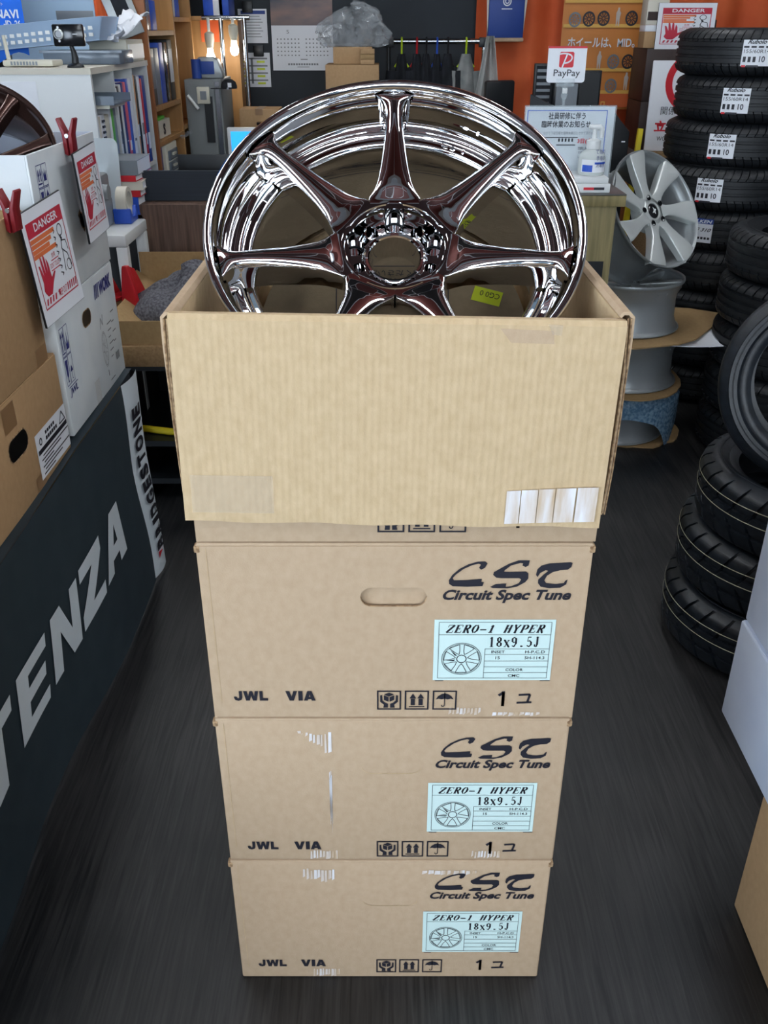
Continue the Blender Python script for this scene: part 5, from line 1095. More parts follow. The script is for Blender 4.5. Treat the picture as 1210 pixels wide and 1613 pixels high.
rd = tag(MB().lathe([(0, 0), (.04, 0), (.045, .05), (.03, .062), (0, .064)], 20).build('red_tin', K['red_plastic'], None, smooth=True, loc=(at(478, 150, 5.3).x, 5.32, 1.0008)), 'small red tin beside the blue box on the back counter', 'tin')
# clothes rail
YRL = 5.72; q0, q1 = at(606, 65, YRL), at(768, 65, YRL)
rl = thing('clothes_rail', 'chrome clothes rail of dark garments before the back wall', 'clothes rail', (0, YRL, 0)); zr = q0.z
MB().tube([(q0.x, 0, zr), (q1.x, 0, zr)], .014, 12).build('rail_bar', K['steel'], rl, smooth=True)
for x in (at(612, 90, YRL).x, at(762, 90, YRL).x):
    MB().tube([(x, 0, .03), (x, 0, zr - .02)], .012, 10).build('post', K['black_plastic'] if x < .3 else K['steel'], rl, smooth=True); MB().box(x - .03, x + .03, -.015, .015, zr - .03, zr + .02).build('bracket', K['black_plastic'], rl, bevel=.004); MB().box(x - .02, x + .02, -.22, .22, 0, .03).build('foot', K['black_plastic'], rl)
def garment(px, lb, mat, hang, w_, ln, drop):
    q = at(px, 65, YRL); t = thing('garment', lb, 'jacket', (q.x, YRL, zr), group='garments on the clothes rail')
    hz = -.075
    MB().tube([(0, .016, -.006), (0, .006, .018), (0, -.014, .012), (0, -.012, -.012), (0, 0, -.03), (0, 0, hz)], .0055, 8).build('hanger_hook', K[hang], t, smooth=True)
    MB().tube([(-w_ * .3, 0, hz - .055), (0, 0, hz), (w_ * .3, 0, hz - .055)], .006, 8).build('hanger_bar', K[hang], t, smooth=True)
    def g(u, v):
        a = 2 * PI * u; sh = min(1, v * 5); wx = w_ * (.16 + .34 * sh) * (1 + .06 * v); wy = .05 * (.5 + .5 * sh) * (1 + .25 * math.sin(4 * a + 3 * v))
        return (wx * math.cos(a), wy * math.sin(a), hz + .012 - .075 * abs(math.cos(a)) * sh - ln * v)
    MB().grid(g, 28, 14).build('garment_body', K[mat], t, smooth=True)
    if drop:
        for s in (-1, 1): MB().tube([(s * w_ * .40, 0, hz - .075), (s * w_ * .53, -.01, hz - .25), (s * w_ * .50, -.015, hz - .25 - drop)], [.035, .045, .035], 10).build('sleeve', K[mat], t, smooth=True)
    return t
garment(633, 'dark jacket on the lime green hanger', 'dark_fabric', 'lime', .13, .75, .25)
garment(657, 'dark jacket on the red hanger', 'dark_fabric', 'red_plastic', .12, .75, .25)
garment(672, 'dark jacket on a black hanger next to the red hanger', 'dark_fabric', 'black_plastic', .10, .7, 0)
garment(689, 'dark jacket on a blue hanger in the middle of the rail', 'dark_fabric', 'blue_plastic', .10, .75, 0)
garment(706, 'dark round-shouldered jacket right of the blue hanger', 'dark_fabric', 'black_plastic', .13, .75, .2)
garment(735, 'pale grey garment on a lime hanger at the right end of the rail', 'grey_fabric', 'lime', .16, .6, .2)
wb = thing('carrier_bag', 'limp white plastic bag hanging from the right end of the rail', 'bag', (at(770, 62, YRL).x, YRL - .02, zr - .003))
MB().grid(lambda u, v: ((-.02 - .09 * v) + (.04 + .16 * v) * u + (.05 if u > .8 and .45 < v < .6 else 0), -.05 - .03 * math.sin(7 * u + 3 * v) + .02 * math.sin(17 * u), .03 - .50 * v), 20, 24).build('bag_sheet', K['white_bag'], wb, smooth=True, solid=.003)
MB().tube([(0, .02, .01), (0, .0, .022), (0, -.05, .0)], .004, 6).build('bag_loop', K['white_bag'], wb)
# orange curtain, blue tote, poster
oc2 = thing('orange_curtain', 'orange cloth curtain covering the right half of the back wall', 'curtain', (0, 6.02, 0)); cx0 = at(750, 40, 6.02).x
MB().grid(lambda u, v: (cx0 + (XR - .05 - cx0) * u, .035 * math.sin(30 * u + 1.2 * math.sin(3 * v)) * (.35 + .65 * (1 - v)) + .012 * math.sin(80 * u), .03 + 2.3 * v), 160, 14).build('curtain_cloth', K['orange_cloth'], oc2, smooth=True, angle=180)
MB().tube([(cx0 - .05, .02, 2.35), (XR - .02, .02, 2.35)], .015, 10).build('curtain_rod', K['steel'], oc2, smooth=True)
x0, x1, z0, z1 = span(768, -30, 829, 62, 5.85); tb = thing('tote_bag', 'blue carrier bag hanging against the orange curtain', 'bag', ((x0 + x1) / 2, 5.85, z0)); a = (x1 - x0) / 2
MB().box(-a * .92, a * .92, 0, .09, .005, z1 - z0).build('bag_front', K['royal_blue'], tb, bevel=.008); MB().box(-a * .95, a * .95, -.002, .092, -.012, .008).build('bag_base', K['kraft'], tb, bevel=.004)
MB().poly([(-a * 1.08, z1 - z0), (-a * .94, z1 - z0), (-a * .90, .12), (-a * .94, .02)], FRONT(0, .02, 0), .004).build('lining_edge', K['paper_off'], tb); MB().poly([(a * 1.12, z1 - z0), (a * .94, z1 - z0), (a * .92, .02), (a * .98, .10)], FRONT(0, .02, 0), .004).build('lining_edge', K['paper_off'], tb)
hz_ = at(800, 2, 5.85).z - z0; MB().ring(.018, .024, 24, FRONT(-.0, -.002, hz_)).ring(.008, .013, 20, FRONT(0, -.002, hz_)).build('bag_emblem', K['paper'], tb)
MB().rect(-.03, .03, hz_ - .040, hz_ - .035, FRONT(0, -.002, 0)).build('bag_print', K['paper'], tb)
MB().tube([(-.08, .045, z1 - z0), (-.07, .045, z1 - z0 + .18), (0, .05, z1 - z0 + .24), (.07, .045, z1 - z0 + .18), (.08, .045, z1 - z0)], .006, 8).build('handle', K['royal_blue'], tb, smooth=True)
# poster: shelves of little wheels and figures
YP = 5.82; x0, x1, z0, z1 = span(884, -60, 1012, 172, YP); pt = thing('poster', 'orange wheel advertising poster hanging on the orange curtain', 'poster', ((x0 + x1) / 2, YP, z0)); a = (x1 - x0) / 2; H_ = z1 - z0
sh = MB().grid(lambda u, v: (-a + 2 * a * u, -.012 * math.sin(PI * u) * (1 - v), H_ * v), 14, 20).build('poster_sheet', K['poster_bg'], pt, smooth=True, solid=.002)
MP = FRONT(0, -.0155, 0)
def pp_(px, py): q = at(px, py, YP); return q.x - pt.location.x, q.z - z0
lo = pp_(890, 145)[1]; MB().rect(-a * .98, a * .96, .012, lo, MP).build('lower_band', K['poster_low'], sh)
for py in (2, 41, 110, 145): 
    z = pp_(950, py)[1]; MB().rect(-a * .98, a * .98, z - .008, z + .010, FRONT(0, -.016, 0)).build('printed_shelf', K['poster_shelf'], sh)
t1 = MB(); xa, za = pp_(893, 75); xb, zb = pp_(1000, 59); t1.text('ホイールは、MID。', xa, xb, za, zb, FRONT(0, -.0165, 0), .02); t1.build('poster_heading', K['paper'], sh)
for px, py in ((905, 31), (927, 30), (950, 29), (994, 29), (965, 97), (988, 97), (961, 135), (905, 97), (905, 135)):
    x, z = pp_(px, py); w_ = MB(); M = FRONT(x, -.0165, z)
    w_.ring(.026, .035, 28, M, 1.1); 
    for i in range(10): w_.line([(.006 * math.cos(i * PI / 5), .006 * math.sin(i * PI / 5)), (.027 * math.cos(i * PI / 5), .029 * math.sin(i * PI / 5))], .0045, M)
    w_.build('printed_wheel', K['ink'] if (px + py) % 2 else K['grey_ink'], sh)
for px, py in ((973, 27), (943, 95), (985, 128)):
    x, z = pp_(px, py); M = FRONT(x, -.0165, z)
    MB().poly([(-.010, -.045), (-.006, -.045), (-.002, -.01), (.003, -.045), (.008, -.045), (.010, .0), (.014, .02), (.006, .032), (.006, .046), (-.004, .048), (-.006, .034), (-.013, .02)], M).build('printed_figure', K['skin_ink'], sh)
z = pp_(950, 160); M = FRONT(0, -.0165, 0); xq, zq = pp_(953, 163)
m_ = MB(); m_.frame(xq - .03, xq - .005, zq - .014, zq + .012, .006, M); m_.build('poster_mark', K['poster_shelf'], sh)
# danger sign 3, dark cartons, white notice board
ds = danger_sign('danger_sign', 'landscape DANGER sign on dark cartons behind the tyre tower', .30, .22, ((at(1035, 40, 5.31).x + at(1125, 40, 5.31).x) / 2, 5.305, at(1080, 41, 5.31).z - .005), (-.04, 0, 0))
x0, x1, z0, z1 = span(1010, 76, 1060, 240, 5.3); H_ = z1
base = thing('display_plinth', 'low brown wooden plinth under the dark cartons', 'plinth', ((x0 + x1) / 2 + .12, 5.45, 0)); MB().box(-.32, .34, -.22, .26, 0, z0 - .001).build('plinth_body', K['bookcase'], base, bevel=.004)
zz = z0
for i, lb in enumerate(('dark brown carton, lower of two behind the white notice board', 'dark brown carton, upper of two under the small boxes')):
    t = thing('dark_carton', lb, 'cardboard box', (x0 + .25, 5.30, zz), group='dark cartons behind the notice board'); MB().box(-.25, .22, 0, .3, .0005, (H_ - z0) / 2 - .001).build('carton_body', K['dark_carton'], t, bevel=.004); MB().box(-.02, .02, -.001, .3, (H_ - z0) / 2 - .0012, (H_ - z0) / 2 - .0008).build('tape_strip', K['brown_tape'], t); zz += (H_ - z0) / 2
zt_ = H_
q = at(1022, 70, 5.3)
for i, (lb, mt, hh, y) in enumerate((('small brown carton at the left of the landscape danger sign', 'brown_box', .075, 0), ('thin white box above the small brown carton by the danger sign', 'paper', .03, 0), ('cream product box topping the small pile by the danger sign', 'paper_off', .13, 0))):
    o = thing('product_box', lb, 'box', (q.x + .03, 5.33, zt_ + .0005), group='product boxes beside the danger sign'); MB().box(-.05, .06, 0, .12, 0, hh).build('box_body', K[mt], o, bevel=.002)
    if i == 2: MB().rect(-.045, .055, .02, .06, FRONT(0, -.0008, 0)).build('picture_print', K['dark_carton'], o)
    zt_ += hh + .001
eb = tag(MB().box(-.11, .14, 0, .10, 0, .13).build('support_box', K['dark_carton'], None, bevel=.003, loc=(at(1085, 60, 5.3).x, 5.32, H_ + .001)), 'dark carton directly behind the landscape danger sign', 'cardboard box')
x0, x1, z0, z1 = span(1023, 95, 1095, 238, 5.05); nb = thing('notice_board', 'white notice board with a red circle behind the tyre tower', 'sign', (x0, 5.05, z0), (-.06, 0, 0)); BWD = x1 - x0 + .1
bo = MB().box(0, BWD, 0, .012, 0, z1 - z0).build('board', K['paper'], nb, bevel=.004)
def nbp(px, py): q = at(px, py, 5.05); return q.x - x0, q.z - z0
M = FRONT(0, -.001, 0); cxx, czz = nbp(1094, 130)
MB().ring(.105, .14, 48, FRONT(cxx, -.001, czz)).build('red_circle', K['red_ink'], bo)
xa, za = nbp(1041, 181); xb, zb = nbp(1054, 168); MB().text('関係者', xa, xa + 3.2 * (xb - xa), za, zb, M).build('board_text', K['ink'], bo)
xa, za = nbp(1030, 208); xb, zb = nbp(1051, 190); MB().text('立入', xa, xa + 2.1 * (xb - xa), za, zb, M, .03).build('board_warning', K['red_ink'], bo)
xa, za = nbp(1034, 222); xb, zb = nbp(1050, 215); MB().text('WORKER', xa, xa + 2.2 * (xb - xa), za, zb, M).build('board_text', K['ink'], bo)
nbs = tag(MB().box(0, BWD + .02, -.05, .06, 0, z0 - .002).build('board_stand', K['chipboard'], None, loc=(x0 - .01, 5.06, 0)), 'chipboard stand under the white notice board', 'stand')
# reception equipment: desk, screens, dark cases
rdk = thing('reception_desk', 'black reception desk behind the notice, mostly hidden', 'desk', (.75, 4.55, 0)); MB().box(-.35, .40, -.30, .35, .92, .95).build('desk_top', K['black_plastic'], rdk)
for x in (-.32, .37):
    for y in (-.27, .32): MB().box(x - .02, x + .02, y - .02, y + .02, 0, .92).build('leg', K['black_plastic'], rdk)
def screen(name, lb, rect_, Y, cat='monitor', face='black_gloss', tilt=0, keys=False, dep=.03):
    x0, x1, z0, z1 = span(*rect_, Y); t = thing(name, lb, cat, ((x0 + x1) / 2, Y, .9505), (0, 0, tilt)); a = (x1 - x0) / 2; zb = max(z0 - .9505, .012); zt = z1 - .9505
    o = MB().box(-a, a, 0, dep, zb, zt).build('screen_case', K['black_plastic'], t, bevel=.003); MB().rect(-a + .008, a - .008, zb + .012, zt - .01, FRONT(0, -.0012, 0)).build('screen_face', K[face], o)
    MB().box(-a * .5, a * .5, dep, dep + .10, 0, .012).build('stand_foot', K['black_plastic'], t); MB().box(-.012, .012, dep, dep + .015, .012, (zb + zt) / 2).build('stand_neck', K['black_plastic'], t)
    if keys:
        p = MB(); hh = (zt - zb) / 7
        for j in range(6): p.rect(-a * .75, a * .6, zb + hh * (.7 + j), zb + hh * (1.15 + j), FRONT(0, -.0018, 0))
        p.build('panel_rows', K['grey_plastic'], o)
    return t
screen('control_panel', 'grey rowed control panel left of the hanging payment sign', (841, 100, 873, 172), 4.62, 'control panel', 'dark_fabric', 0, True)
screen('menu_stand', 'grey list card standing behind the payment sign', (873, 128, 912, 172), 4.50, 'card stand', 'grey_plastic', 0, True)
screen('rear_monitor', 'tall black monitor casing right of the payment sign', (900, 111, 946, 172), 4.68, 'monitor', 'black_plastic')
q = at(835, 160, 4.4); lo_ = thing('folder_rest', 'black sloping document rest behind the notice board sign', 'document rest', (q.x + .03, 4.40, .9505), (0, 0, -.35)); MB().poly([(-.03, 0), (.22, 0), (.22, .13), (-.03, .235)], FRONT(0, .02, 0), .02).build('rest_panel', K['black_plastic'], lo_)
x0, x1, z0, z1 = span(774, 128, 803, 170, 4.9); ch = thing('desk_chair', 'black chair back rising right of the chrome wheel', 'chair', ((x0 + x1) / 2 + .01, 4.98, 0), (0, 0, .45)); a = .085
MB().box(-a, a, 0, .03, z0 - .15, z1).build('backrest', K['black_plastic'], ch, bevel=.012); MB().box(-.2, .2, .04, .42, .44, .50).build('seat', K['dark_fabric'], ch, bevel=.02); MB().box(-.02, .02, .03, .05, .48, z0 - .14).build('back_stem', K['black_plastic'], ch); MB().tube([(0, .22, .06), (0, .22, .44)], .025, 12).build('gas_column', K['black_plastic'], ch, smooth=True)
for i in range(5): MB().tube([(0, .22, .07), (.26 * math.cos(i * 2 * PI / 5), .22 + .26 * math.sin(i * 2 * PI / 5), .03)], [.02, .014], 8).build('base_arm', K['black_plastic'], ch, smooth=True)
# pc tower and yellow strip
x0, x1, z0, z1 = span(957, 182, 989, 290, 3.95); pc = thing('computer_tower', 'black slanted computer tower behind the hand sanitiser', 'computer', ((x0 + x1) / 2, 3.95, 0)); a = (x1 - x0) / 2
MB().poly([(-a, .62), (a, .62), (a, z1 - .06), (a - .04, z1 - .02), (-a, z1 + .03), (-a - .06, z1 + .03), (-a - .06, .62)], FRONT(0, .12, 0), .12).build('tower_case', K['black_plastic'], pc, bevel=.004); MB().box(a - .03, a - .015, -.0015, 0, z1 - .10, z1 - .095).build('power_mark', K['paper'], pc)
MB().box(-a - .08, a + .01, -.02, .16, 0, .619).build('pedestal', K['black_plastic'], pc)
x0, x1, z0, z1 = span(983, 203, 996, 375, 4.15); tag(MB().poly([(0, 0), (.03, 0), (.065, z1), (.045, z1)], FRONT(0, .02, 0), .02).build('yellow_post', K['yellow'], None, loc=(x0 - .01, 4.15, 0)), 'narrow yellow post between the black computer and silver wheel', 'post')
# ================================================================== counter with notice, sanitiser, payment sign
YK = 3.0; q = at(984, 318, YK); xr = q.x; zt = at(940, 306, YK).z
ct = thing('service_counter', 'service counter with an olive oak end, right of the chrome wheel', 'counter', (xr, YK, 0))
MB().box(-.62, 0.004, -.004, .285, zt - .038, zt - .004).build('counter_edge', K['counter_wood'], ct, bevel=.002); MB().box(-.62, 0.004, -.004, .285, zt - .0038, zt).build('counter_top', K['counter_top'], ct, bevel=.001)
MB().box(-.6, -.022, .004, .275, 0.0, zt - .039).build('counter_body', K['counter_wood'], ct); MB().box(-.16, -.045, .0005, .0038, .30, at(940, 412, YK).z).build('dark_plate', K['black_plastic'], ct)
CT = zt + .0006
def cpt(px, py, Y): q = at(px, py, Y); return q.x, q.z
wbx = thing('white_case', 'flat white case under the sanitiser with a red and black strip', 'box', (cpt(918, 300, 3.03)[0] - .03, 3.02, CT)); MB().box(-.11, .115, 0, .16, 0, .028).build('case_lower', K['white_plastic'], wbx, bevel=.003); MB().box(-.11, .108, .004, .16, .0285, .046).build('case_upper', K['white_plastic'], wbx, bevel=.003)
MB().rect(.03, .063, .009, .017, FRONT(0, -.0008, 0)).build('red_strip', K['red_ink'], wbx); MB().rect(.063, .096, .009, .017, FRONT(0, -.0008, 0)).build('black_strip', K['ink'], wbx)
sx_, sz_ = cpt(935, 250, 3.09); sn = thing('hand_sanitiser', 'frosted pump bottle of hand sanitiser on the white case', 'bottle', (sx_ - .003, 3.095, CT + .0468))
Zs = at(935, 233, 3.09).z - CT - .047
MB().lathe([(0, 0), (.040, 0), (.043, .006), (.043, Zs * .62), (.036, Zs * .82), (.020, Zs * .96), (.017, Zs)], 36).build('bottle_body', K['bottle'], sn, smooth=True, angle=45)
MB().lathe([(.018, Zs - .004), (.022, Zs - .002), (.022, Zs + .022), (.012, Zs + .026), (.007, Zs + .028), (.007, Zs + .055), (0, Zs + .055)], 24).build('pump_collar', K['white_plastic'], sn, smooth=True, angle=40)
MB().tube([(-.02, 0, Zs + .062), (.016, 0, Zs + .060), (.022, 0, Zs + .054), (.022, 0, Zs + .03)], [.006, .009, .008, .006], 10).build('pump_nozzle', K['white_plastic'], sn, smooth=True)
lbm = MB()
def onb(x, z, r=.0437): a = x / r; return (r * math.sin(a), -r * math.cos(a), z)
lbm.grid(lambda u, v: onb(-.044 + .088 * u, .010 + Zs * .48 * v), 14, 2); lb_ = lbm.build('bottle_label', K['paper'], sn, smooth=True)
def wrap(st, x0, x1, z0, z1, mat, nm):
    mb = MB(); mb.text(st, x0, x1, z0, z1); mb.v = [onb(p[0], p[1], .0443) for p in mb.v]; mb.build(nm, K[mat], lb_)
wrap('手指の', .004, .038, .045, .06, 'navy', 'label_text'); wrap('消毒液', .004, .038, .025, .04, 'navy', 'label_text'); wrap('て指の', .0, .038, .065, .08, 'navy', 'label_text')
mb = MB(); mb.grid(lambda u, v: onb(.0 + .042 * u, Zs * .44 + .006 * v, .0443), 6, 2); mb.build('label_band', K['blue_plastic'], lb_)
mb = MB(); mb.grid(lambda u, v: onb(-.04 + .034 * u, .012 + .02 * v, .0443), 6, 2); mb.build('label_panel', K['blue_plastic'], lb_)
# notice in a clear stand
YN = 3.20; x0, x1, z0, z1 = span(824, 168, 962, 310, YN); ns_ = thing('notice_stand', 'white holiday closing notice in a clear stand on the counter', 'notice', ((x0 + x1) / 2, YN, CT), (0, 0, 0)); a = (x1 - x0) / 2; H_ = z1 - CT
MB().box(-a - .004, a + .004, -.002, .0, .004, H_ + .004).build('clear_cover', K['acrylic'], ns_); sh = MB().box(-a, a, 0.0006, .003, .004, H_).build('notice_sheet', K['paper'], ns_); MB().box(-a, a, .003, .07, 0, .004).build('stand_foot', K['acrylic'], ns_)
def npt(px, py): q = at(px, py, YN); return q.x - ns_.location.x, q.z - CT
M = FRONT(0, -.0026, 0); f_ = MB(); e0, e1 = npt(832, 174), npt(957, 174); f_.line([(e0[0], .02), (e0[0], e0[1]), (e1[0], e1[1]), (e1[0] + .0, .02)], .002, M); f_.build('notice_border', K['blue_plastic'], sh)
def ntext(st, x0, y0, x1, y1, mat, bold=0, nm='notice_text'): p, q = npt(x0, y1), npt(x1, y0); MB().text(st, p[0], q[0], p[1], q[1], M, bold).build(nm, K[mat], sh)
ntext('社員研修に伴う', 864, 177, 923, 188, 'ink', .01); ntext('臨時休業のお知らせ', 853, 190, 931, 201, 'ink', .01); ntext('ながら下記日程を臨時休業日とさせて頂きま', 856, 207, 934, 212, 'grey_ink')
ntext('3日(火)', 909, 218, 935, 227, 'red_ink', .02); ntext('営業致します', 910, 231, 926, 236, 'ink'); ntext('ですが、', 910, 238, 922, 242, 'ink'); ntext('します。', 910, 245, 920, 249, 'ink')
tbx = MB(); 
for i in range(5): p, q = npt(879 + 5.2 * i, 223), npt(882 + 5.2 * i, 218); tbx.rect(p[0], q[0], p[1], q[1], M)
p, q = npt(848, 217), npt(910, 216); tbx.rect(p[0], q[0], p[1], q[1], M); p, q = npt(876, 229), npt(906, 227.5); tbx.rect(p[0], q[0], p[1], q[1], M); tbx.build('notice_table', K['ink'], sh)
# payment sign on a clear post
YY = 3.225; x0, x1, z0, z1 = span(865, 73, 926, 131, YY); py_ = thing('payment_sign', 'white payment sign with a red square P on a clear clip post', 'sign', ((x0 + x1) / 2, YY + .03, CT)); a = (x1 - x0) / 2; cz0, cz1 = z0 - CT, z1 - CT
r_ = .008; cd = MB().poly([(-a, cz1), (-a, cz0 + r_), (-a + r_ * .3, cz0 + r_ * .3), (-a + r_, cz0), (a - r_, cz0), (a - r_ * .3, cz0 + r_ * .3), (a, cz0 + r_), (a, cz1)], FRONT(0, .003, 0), .003).build('sign_card', K['paper'], py_)
M = FRONT(0, -.0008, 0); MB().rect(-a, a, cz1 - .006, cz1, M).build('red_edge', K['red_ink'], cd)
def ppt(px, py): q = at(px, py, YY + .0); return q.x - py_.location.x, q.z - CT
p0, p1 = ppt(883, 107), ppt(908, 82); w_ = p1[0] - p0[0]; hh = p1[1] - p0[1]; r_ = .15
MB().poly([(p0[0] + w_ * (x), p0[1] + hh * y) for x, y in ((.0, .08), (.08, 0), (.92, 0), (1, .08), (1, .92), (.92, 1), (.08, 1), (0, .92))], M).build('red_square', K['red_ink'], cd)
M = FRONT(0, -.0014, 0); g = MB(); g.line([(p0[0] + w_ * .22, p0[1]), (p0[0] + w_ * .52, p0[1] + hh * .86)], w_ * .1, M); g.line([(p0[0] + w_ * x, p0[1] + hh * y) for x, y in ((0, .86), (.25, .9), (.55, .88), (.8, .78), (.88, .62), (.8, .45), (.6, .32), (.34, .27))], w_ * .095, M); g.build('letter_mark', K['paper'], cd)
p0, p1 = ppt(874, 124), ppt(917, 110); MB().text('PayPay', p0[0], p1[0], p0[1], p1[1], FRONT(0, -.0008, 0), .005).build('sign_name', K['ink'], cd)
MB().box(-.03, .03, -.004, .008, cz0 - .012, cz0 + .012).build('card_grip', K['acrylic'], py_, bevel=.002); MB().lathe([(0, 0), (.04, 0), (.04, .004), (.006, .006), (.005, cz0 - .05), (.010, cz0 - .045), (.010, cz0 - .012), (0, cz0 - .012)], 20).build('clip_post', K['acrylic'], py_, smooth=True, angle=40)
MB().box(-.008, .008, -.010, -.004, cz0 - .032, cz0 - .016).build('grip_pin', K['white_plastic'], py_, bevel=.002)

# ================================================================== right: silver wheels, tyre stacks, cartons
HWS = [(.045, .027), (.06, .0225), (.075, .020), (.1, .0215), (.13, .027), (.16, .034), (.19, .041), (.213, .0445)]
ZCS = [(.045, -.018), (.08, -.016), (.14, -.010), (.19, -.003), (.213, -.001)]
HWR = [(.045, .02), (.1, .014), (.19, .018), (.208, .022)]
SX, SY = .945, 3.43
sw = alloy_wheel('silver_wheel', 'silver seven-spoke wheel tilted face-on atop the bare rim stack', .22, .19, 7, HWS, ZCS, K['silver'], K['silver_dull'], bend=lambda r: .022 * ((r - .045) / .167) ** 2, rot0=.16)
nrm = Vector((math.sin(math.radians(37.3)) * math.cos(math.radians(30.4)), -math.cos(math.radians(30.4)) * math.cos(math.radians(37.3)), math.sin(math.radians(30.4))))
sw.location = (.991, 3.411, .868); sw.rotation_mode = 'QUATERNION'; sw.rotation_quaternion = nrm.to_track_quat('Z', 'Y')
rim0 = alloy_wheel('bare_rim', 'grey bare rim directly under the tilted silver wheel', .205, .185, 7, HWR, [(.045, -.03), (.208, -.012)], K['silver_dull'], K['silver_dull'], group='bare rims stacked beside the counter', cap=False, simple=True)
z = .012
RIMS = [('grey bare rim lowest in the stack, half under blue bubble wrap', .0), ('grey bare rim between the round kraft sheet and the torn board', .0)]
def board_sheet(label, cx, cy, z, r0, seed, mat, th=.005, ragged=.012, sy=1.0):
    r = random.Random(seed); n = 40; pts = []
    for k in range(n): a_ = 2 * PI * k / n; rr = r0 * (1 + .10 * math.sin(2 * a_ + seed)) + r.uniform(-ragged, ragged); pts.append((rr * math.cos(a_), sy * rr * math.sin(a_)))
    return tag(MB().poly(pts, None, th).build('board_sheet', K[mat], None, loc=(cx, cy, z)), label, 'cardboard sheet', 'cardboard sheets between the rims')
board_sheet('rough kraft sheet on the floor under the lowest bare rim', SX, SY, .0008, .222, 2, 'tan_box', .008)
z = .0095; r1 = copy_tree(rim0, RIMS[0][0], (SX - .02, SY, z + .19), (0, 0, .3)); z += .191 + .004
bwz = z
z += .014; board_sheet('round kraft sheet over the bubble wrap', SX + .01, SY, z, .238, 5, 'tan_box', .005, .003); z += .0056
r2 = copy_tree(rim0, RIMS[1][0], (SX + .0, SY, z + .19), (0, 0, 1.1)); z += .191
ws_ = tag(MB().grid(lambda u, v: ((-.20 + .50 * u), (-.22 + .42 * v), .006 * math.sin(6 * u + 4 * v) + .004), 16, 12).build('foam_sheet', K['paper'], None, smooth=True, solid=.003, loc=(SX + .02, SY, z + .004)), 'white foam sheet edge under the torn kraft board', 'foam sheet')
tbp = [(-.26, -.27), (-.05, -.30), (.12, -.25), (.20, -.19), (.30, -.05), (.44, .10), (.40, .15), (.30, .22), (.1, .26), (-.24, .24)]
z += .016; tbd = tag(MB().poly(tbp, None, .006).build('torn_board', K['tan_box'], None, loc=(SX + .005, SY, z)), 'torn corrugated board jutting out between two bare rims', 'cardboard sheet', 'cardboard sheets between the rims'); z += .007
rim0.location = (SX - .02, SY, z + .19); 
# bubble wrap drape
bwm = MB()
def wrapf(u, v):
    x = -.17 + .46 * u; y = -.275 + .42 * v; r = math.hypot(x, y); over = max(0, r - .20)
    f_ = (1 if over < .001 else 1)
    k_ = 1 if over == 0 else (.20 + min(over, .03)) / r
    return (x * k_, y * k_, .006 - max(0, over - .01) * 1.25 + .004 * math.sin(31 * x) * math.sin(27 * y))
bwm.grid(wrapf, 40, 40); tag(bwm.build('bubble_wrap', K['bubble'], None, smooth=True, solid=.002, loc=(SX + .0, SY, bwz)), 'blue bubble wrap draped over the lowest bare rim', 'bubble wrap')
# leaning tyre and the stack of three
TS = []
TX, TY = 1.055, 2.03
ty0 = tyre('sports_tyre', 'black tyre with pale tread lines, lowest of the stack of three', .287, .20, .168, (-.30, .30), 30, .16, 'rubber_blue', 'tyres with pale tread lines', (.50, .06), (.22, .90), (TX - .010, TY - .01, .0848))
for i, (lb, dx, dy) in enumerate((('black tyre with pale tread lines, middle of the stack of three', .01, .01), ('black tyre with pale tread lines, on top under the leaning tyre', .03, -.01))):
    copy_tree(ty0, lb, (TX + dx, TY + dy, .0848 + .167 * (i + 1)), (0, 0, .5 * (i + 1)))
lt = tyre('road_tyre', 'black tyre standing on edge on top of the stack of three', .236, .165, .15, (-.45, 0, .45), 0, 0, 'rubber_blue', None, None, loc=(1.026, 1.985, .722), rot=(math.radians(78), 0, math.radians(-26)))
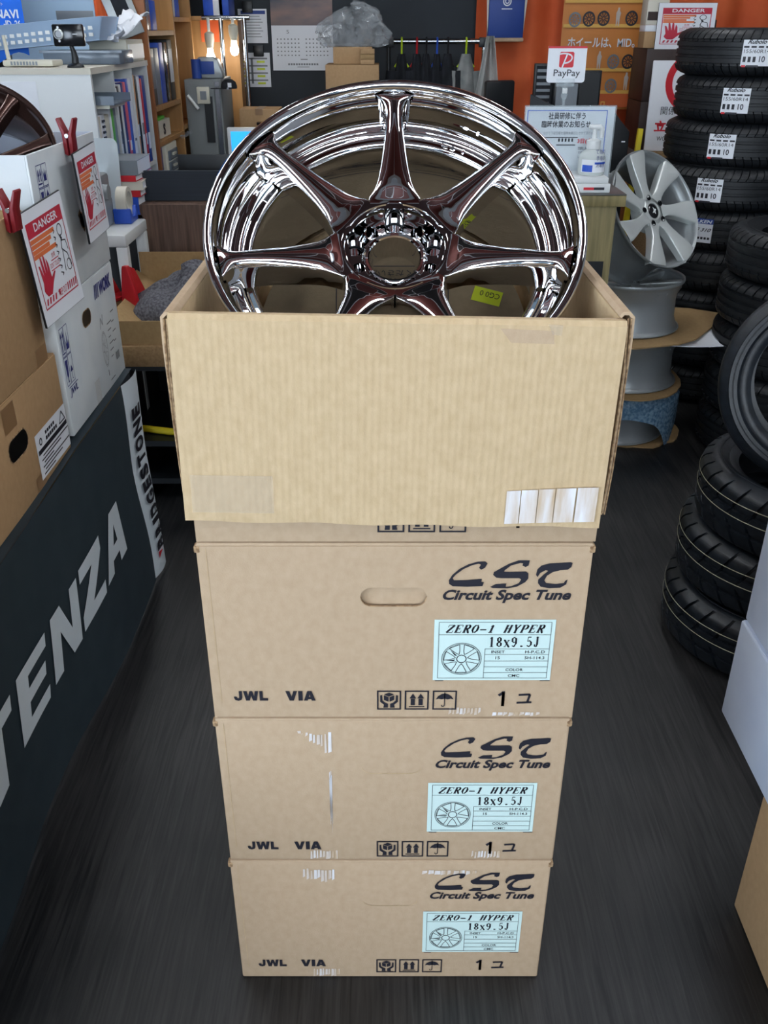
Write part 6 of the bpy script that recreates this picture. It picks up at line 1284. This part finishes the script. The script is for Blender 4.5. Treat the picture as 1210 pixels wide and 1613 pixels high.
# tall tyre tower
T0 = tyre('passenger_tyre', '', .292, .19, .162, (-.5, -.17, .17, .5), 60, .1, 'rubber', 'tyres in the tall tower', None, (.55, .98))
TLX, TLY = 1.425, 3.98
names = ['lowest tyre of the tall tower at right', 'second tyre from the floor in the tall tower', 'third tyre from the floor in the tall tower', 'fourth tyre from the floor in the tall tower', 'tyre with the blue-headed brand sticker in the tall tower', 'stickered tyre just above the blue-headed sticker', 'stickered tyre in the tall tower, third from the top', 'stickered tyre in the tall tower, second from the top', 'stickered tyre topping the tall tower']
def tyre_sticker(t, ang, R_, falken=False):
    w_, h_ = .10, .086
    def on(x, z, r): a = ang + x / R_; return (r * math.cos(a), r * math.sin(a), z)
    b_ = MB().grid(lambda u, v: on(-w_ / 2 + w_ * u, -h_ / 2 + h_ * v, R_ + .0012), 10, 4).build('size_sticker', K['paper'], t, smooth=True)
    def put(fn, mat, nm):
        mb = MB(); fn(mb); mb.v = [on(p[0], p[1], R_ + .0022) for p in mb.v]; mb.build(nm, K[mat], b_)
    if falken:
        put(lambda m_: m_.grid(lambda u, v: (-w_ / 2 + w_ * u, .03 + .02 * v, 0), 10, 2), 'royal_blue', 'sticker_band')
        mb = MB(); mb.text('FALKEN', -.045, .045, .033, .046, None, .03, .2); mb.v = [on(p[0], p[1], R_ + .0030) for p in mb.v]; mb.build('sticker_name', K['paper'], b_)
        put(lambda m_: (m_.text('ZE 310', -.035, .045, .0, .014, None, .02, .4), [m_.rect(-.044 + .013 * i, -.035 + .013 * i, -.03, -.021) for i in range(7)]), 'ink', 'sticker_print')
    else:
        put(lambda m_: (m_.text('Rubolo', -.035, .03, .030, .044, None, .03, .4), [m_.rect(-.046 + .025 * i, -.028 + .025 * i, .017, .023) for i in range(4)], m_.text('155/60R14', -.044, .044, .0, .012), [m_.rect(-.044 + .017 * i, -.034 + .017 * i, -.03, -.012) for i in range(3)], m_.text('10', .012, .032, -.03, -.010, None, .02), m_.rect(-.03, .012, -.047, -.040)), 'ink', 'sticker_print')
        put(lambda m_: m_.rect(-.046, -.032, -.047, -.040), 'red_ink', 'sticker_mark')
for i in range(9):
    zz = .0812 + .1605 * i; dx = .012 * math.sin(2.1 * i); lb = names[i]
    if i == 0: t = T0; t['label'] = lb; t.location = (TLX + dx, TLY, zz)
    else: t = copy_tree(T0, lb, (TLX + dx + .006 * i - .012, TLY + .008 * math.cos(3 * i), zz), (0, 0, .7 * i))
for i, t in enumerate([o for o in bpy.data.objects if o.name.startswith('passenger_tyre')]):
    pass
TOW = sorted([o for o in bpy.data.objects if o.name.startswith('passenger_tyre') and o.parent is None], key=lambda o: o.location.z)
for i, px in ((8, 1190), (7, 1172), (6, 1163), (5, 1153), (4, 1152)):
    t = TOW[i]; q = at(px, 100, 3.70); ang = math.atan2(-math.sqrt(max(.001, .292 ** 2 - (q.x - t.location.x) ** 2)), q.x - t.location.x) - t.rotation_euler.z
    tyre_sticker(t, ang, .292, i == 4)
# front dark stack on the right edge
F0 = tyre('wide_tyre', 'plain black tyre, lowest of the right-edge stack', .305, .20, .166, (-.5, -.17, .17, .5), 48, .1, 'rubber', 'tyres in the right-edge stack', None, (.55, .98), (1.54, 3.28, .0832))
for i, lb in enumerate(('plain black tyre, second from the floor in the right-edge stack', 'plain black tyre, middle of the right-edge stack', 'plain black tyre, fourth up in the right-edge stack', 'plain black tyre topping the right-edge stack, before the tower')): copy_tree(F0, lb, (1.54 + .01 * math.sin(3 * i), 3.28, .0832 + .165 * (i + 1)), (0, 0, .9 * i))
q = at(1113, 445, 3.1)
# boxes at the right edge
def rcarton(name, label, x0, x1, y0, y1, z0, z1, mat):
    t = thing(name, label, 'cardboard box', (x0, y0, z0), group='boxes stacked at the right edge'); MB().box(0, x1 - x0, 0, y1 - y0, .0005, z1 - z0 - .001).build('carton_body', mat, t, bevel=.004, seg=3)
    MB().box(.003, x1 - x0 - .003, .003, (y1 - y0) / 2 - .001, z1 - z0 - .002, z1 - z0).build('top_flap', mat, t); MB().box(.003, x1 - x0 - .003, (y1 - y0) / 2 + .001, y1 - y0 - .003, z1 - z0 - .002, z1 - z0).build('top_flap', mat, t)
    return t
rcarton('floor_carton', 'brown carton on the floor at the right edge', .655, 1.20, .72, 1.147, 0, .282, K['brown_box'])
rcarton('white_carton', 'white carton resting on the brown one at the right edge', .652, 1.20, .86, 1.362, .283, .4985, K['blue_white'])
rcarton('white_carton', 'white carton at the right edge, upper of two', .658, 1.20, .86, 1.362, .4995, .745, K['blue_white'])
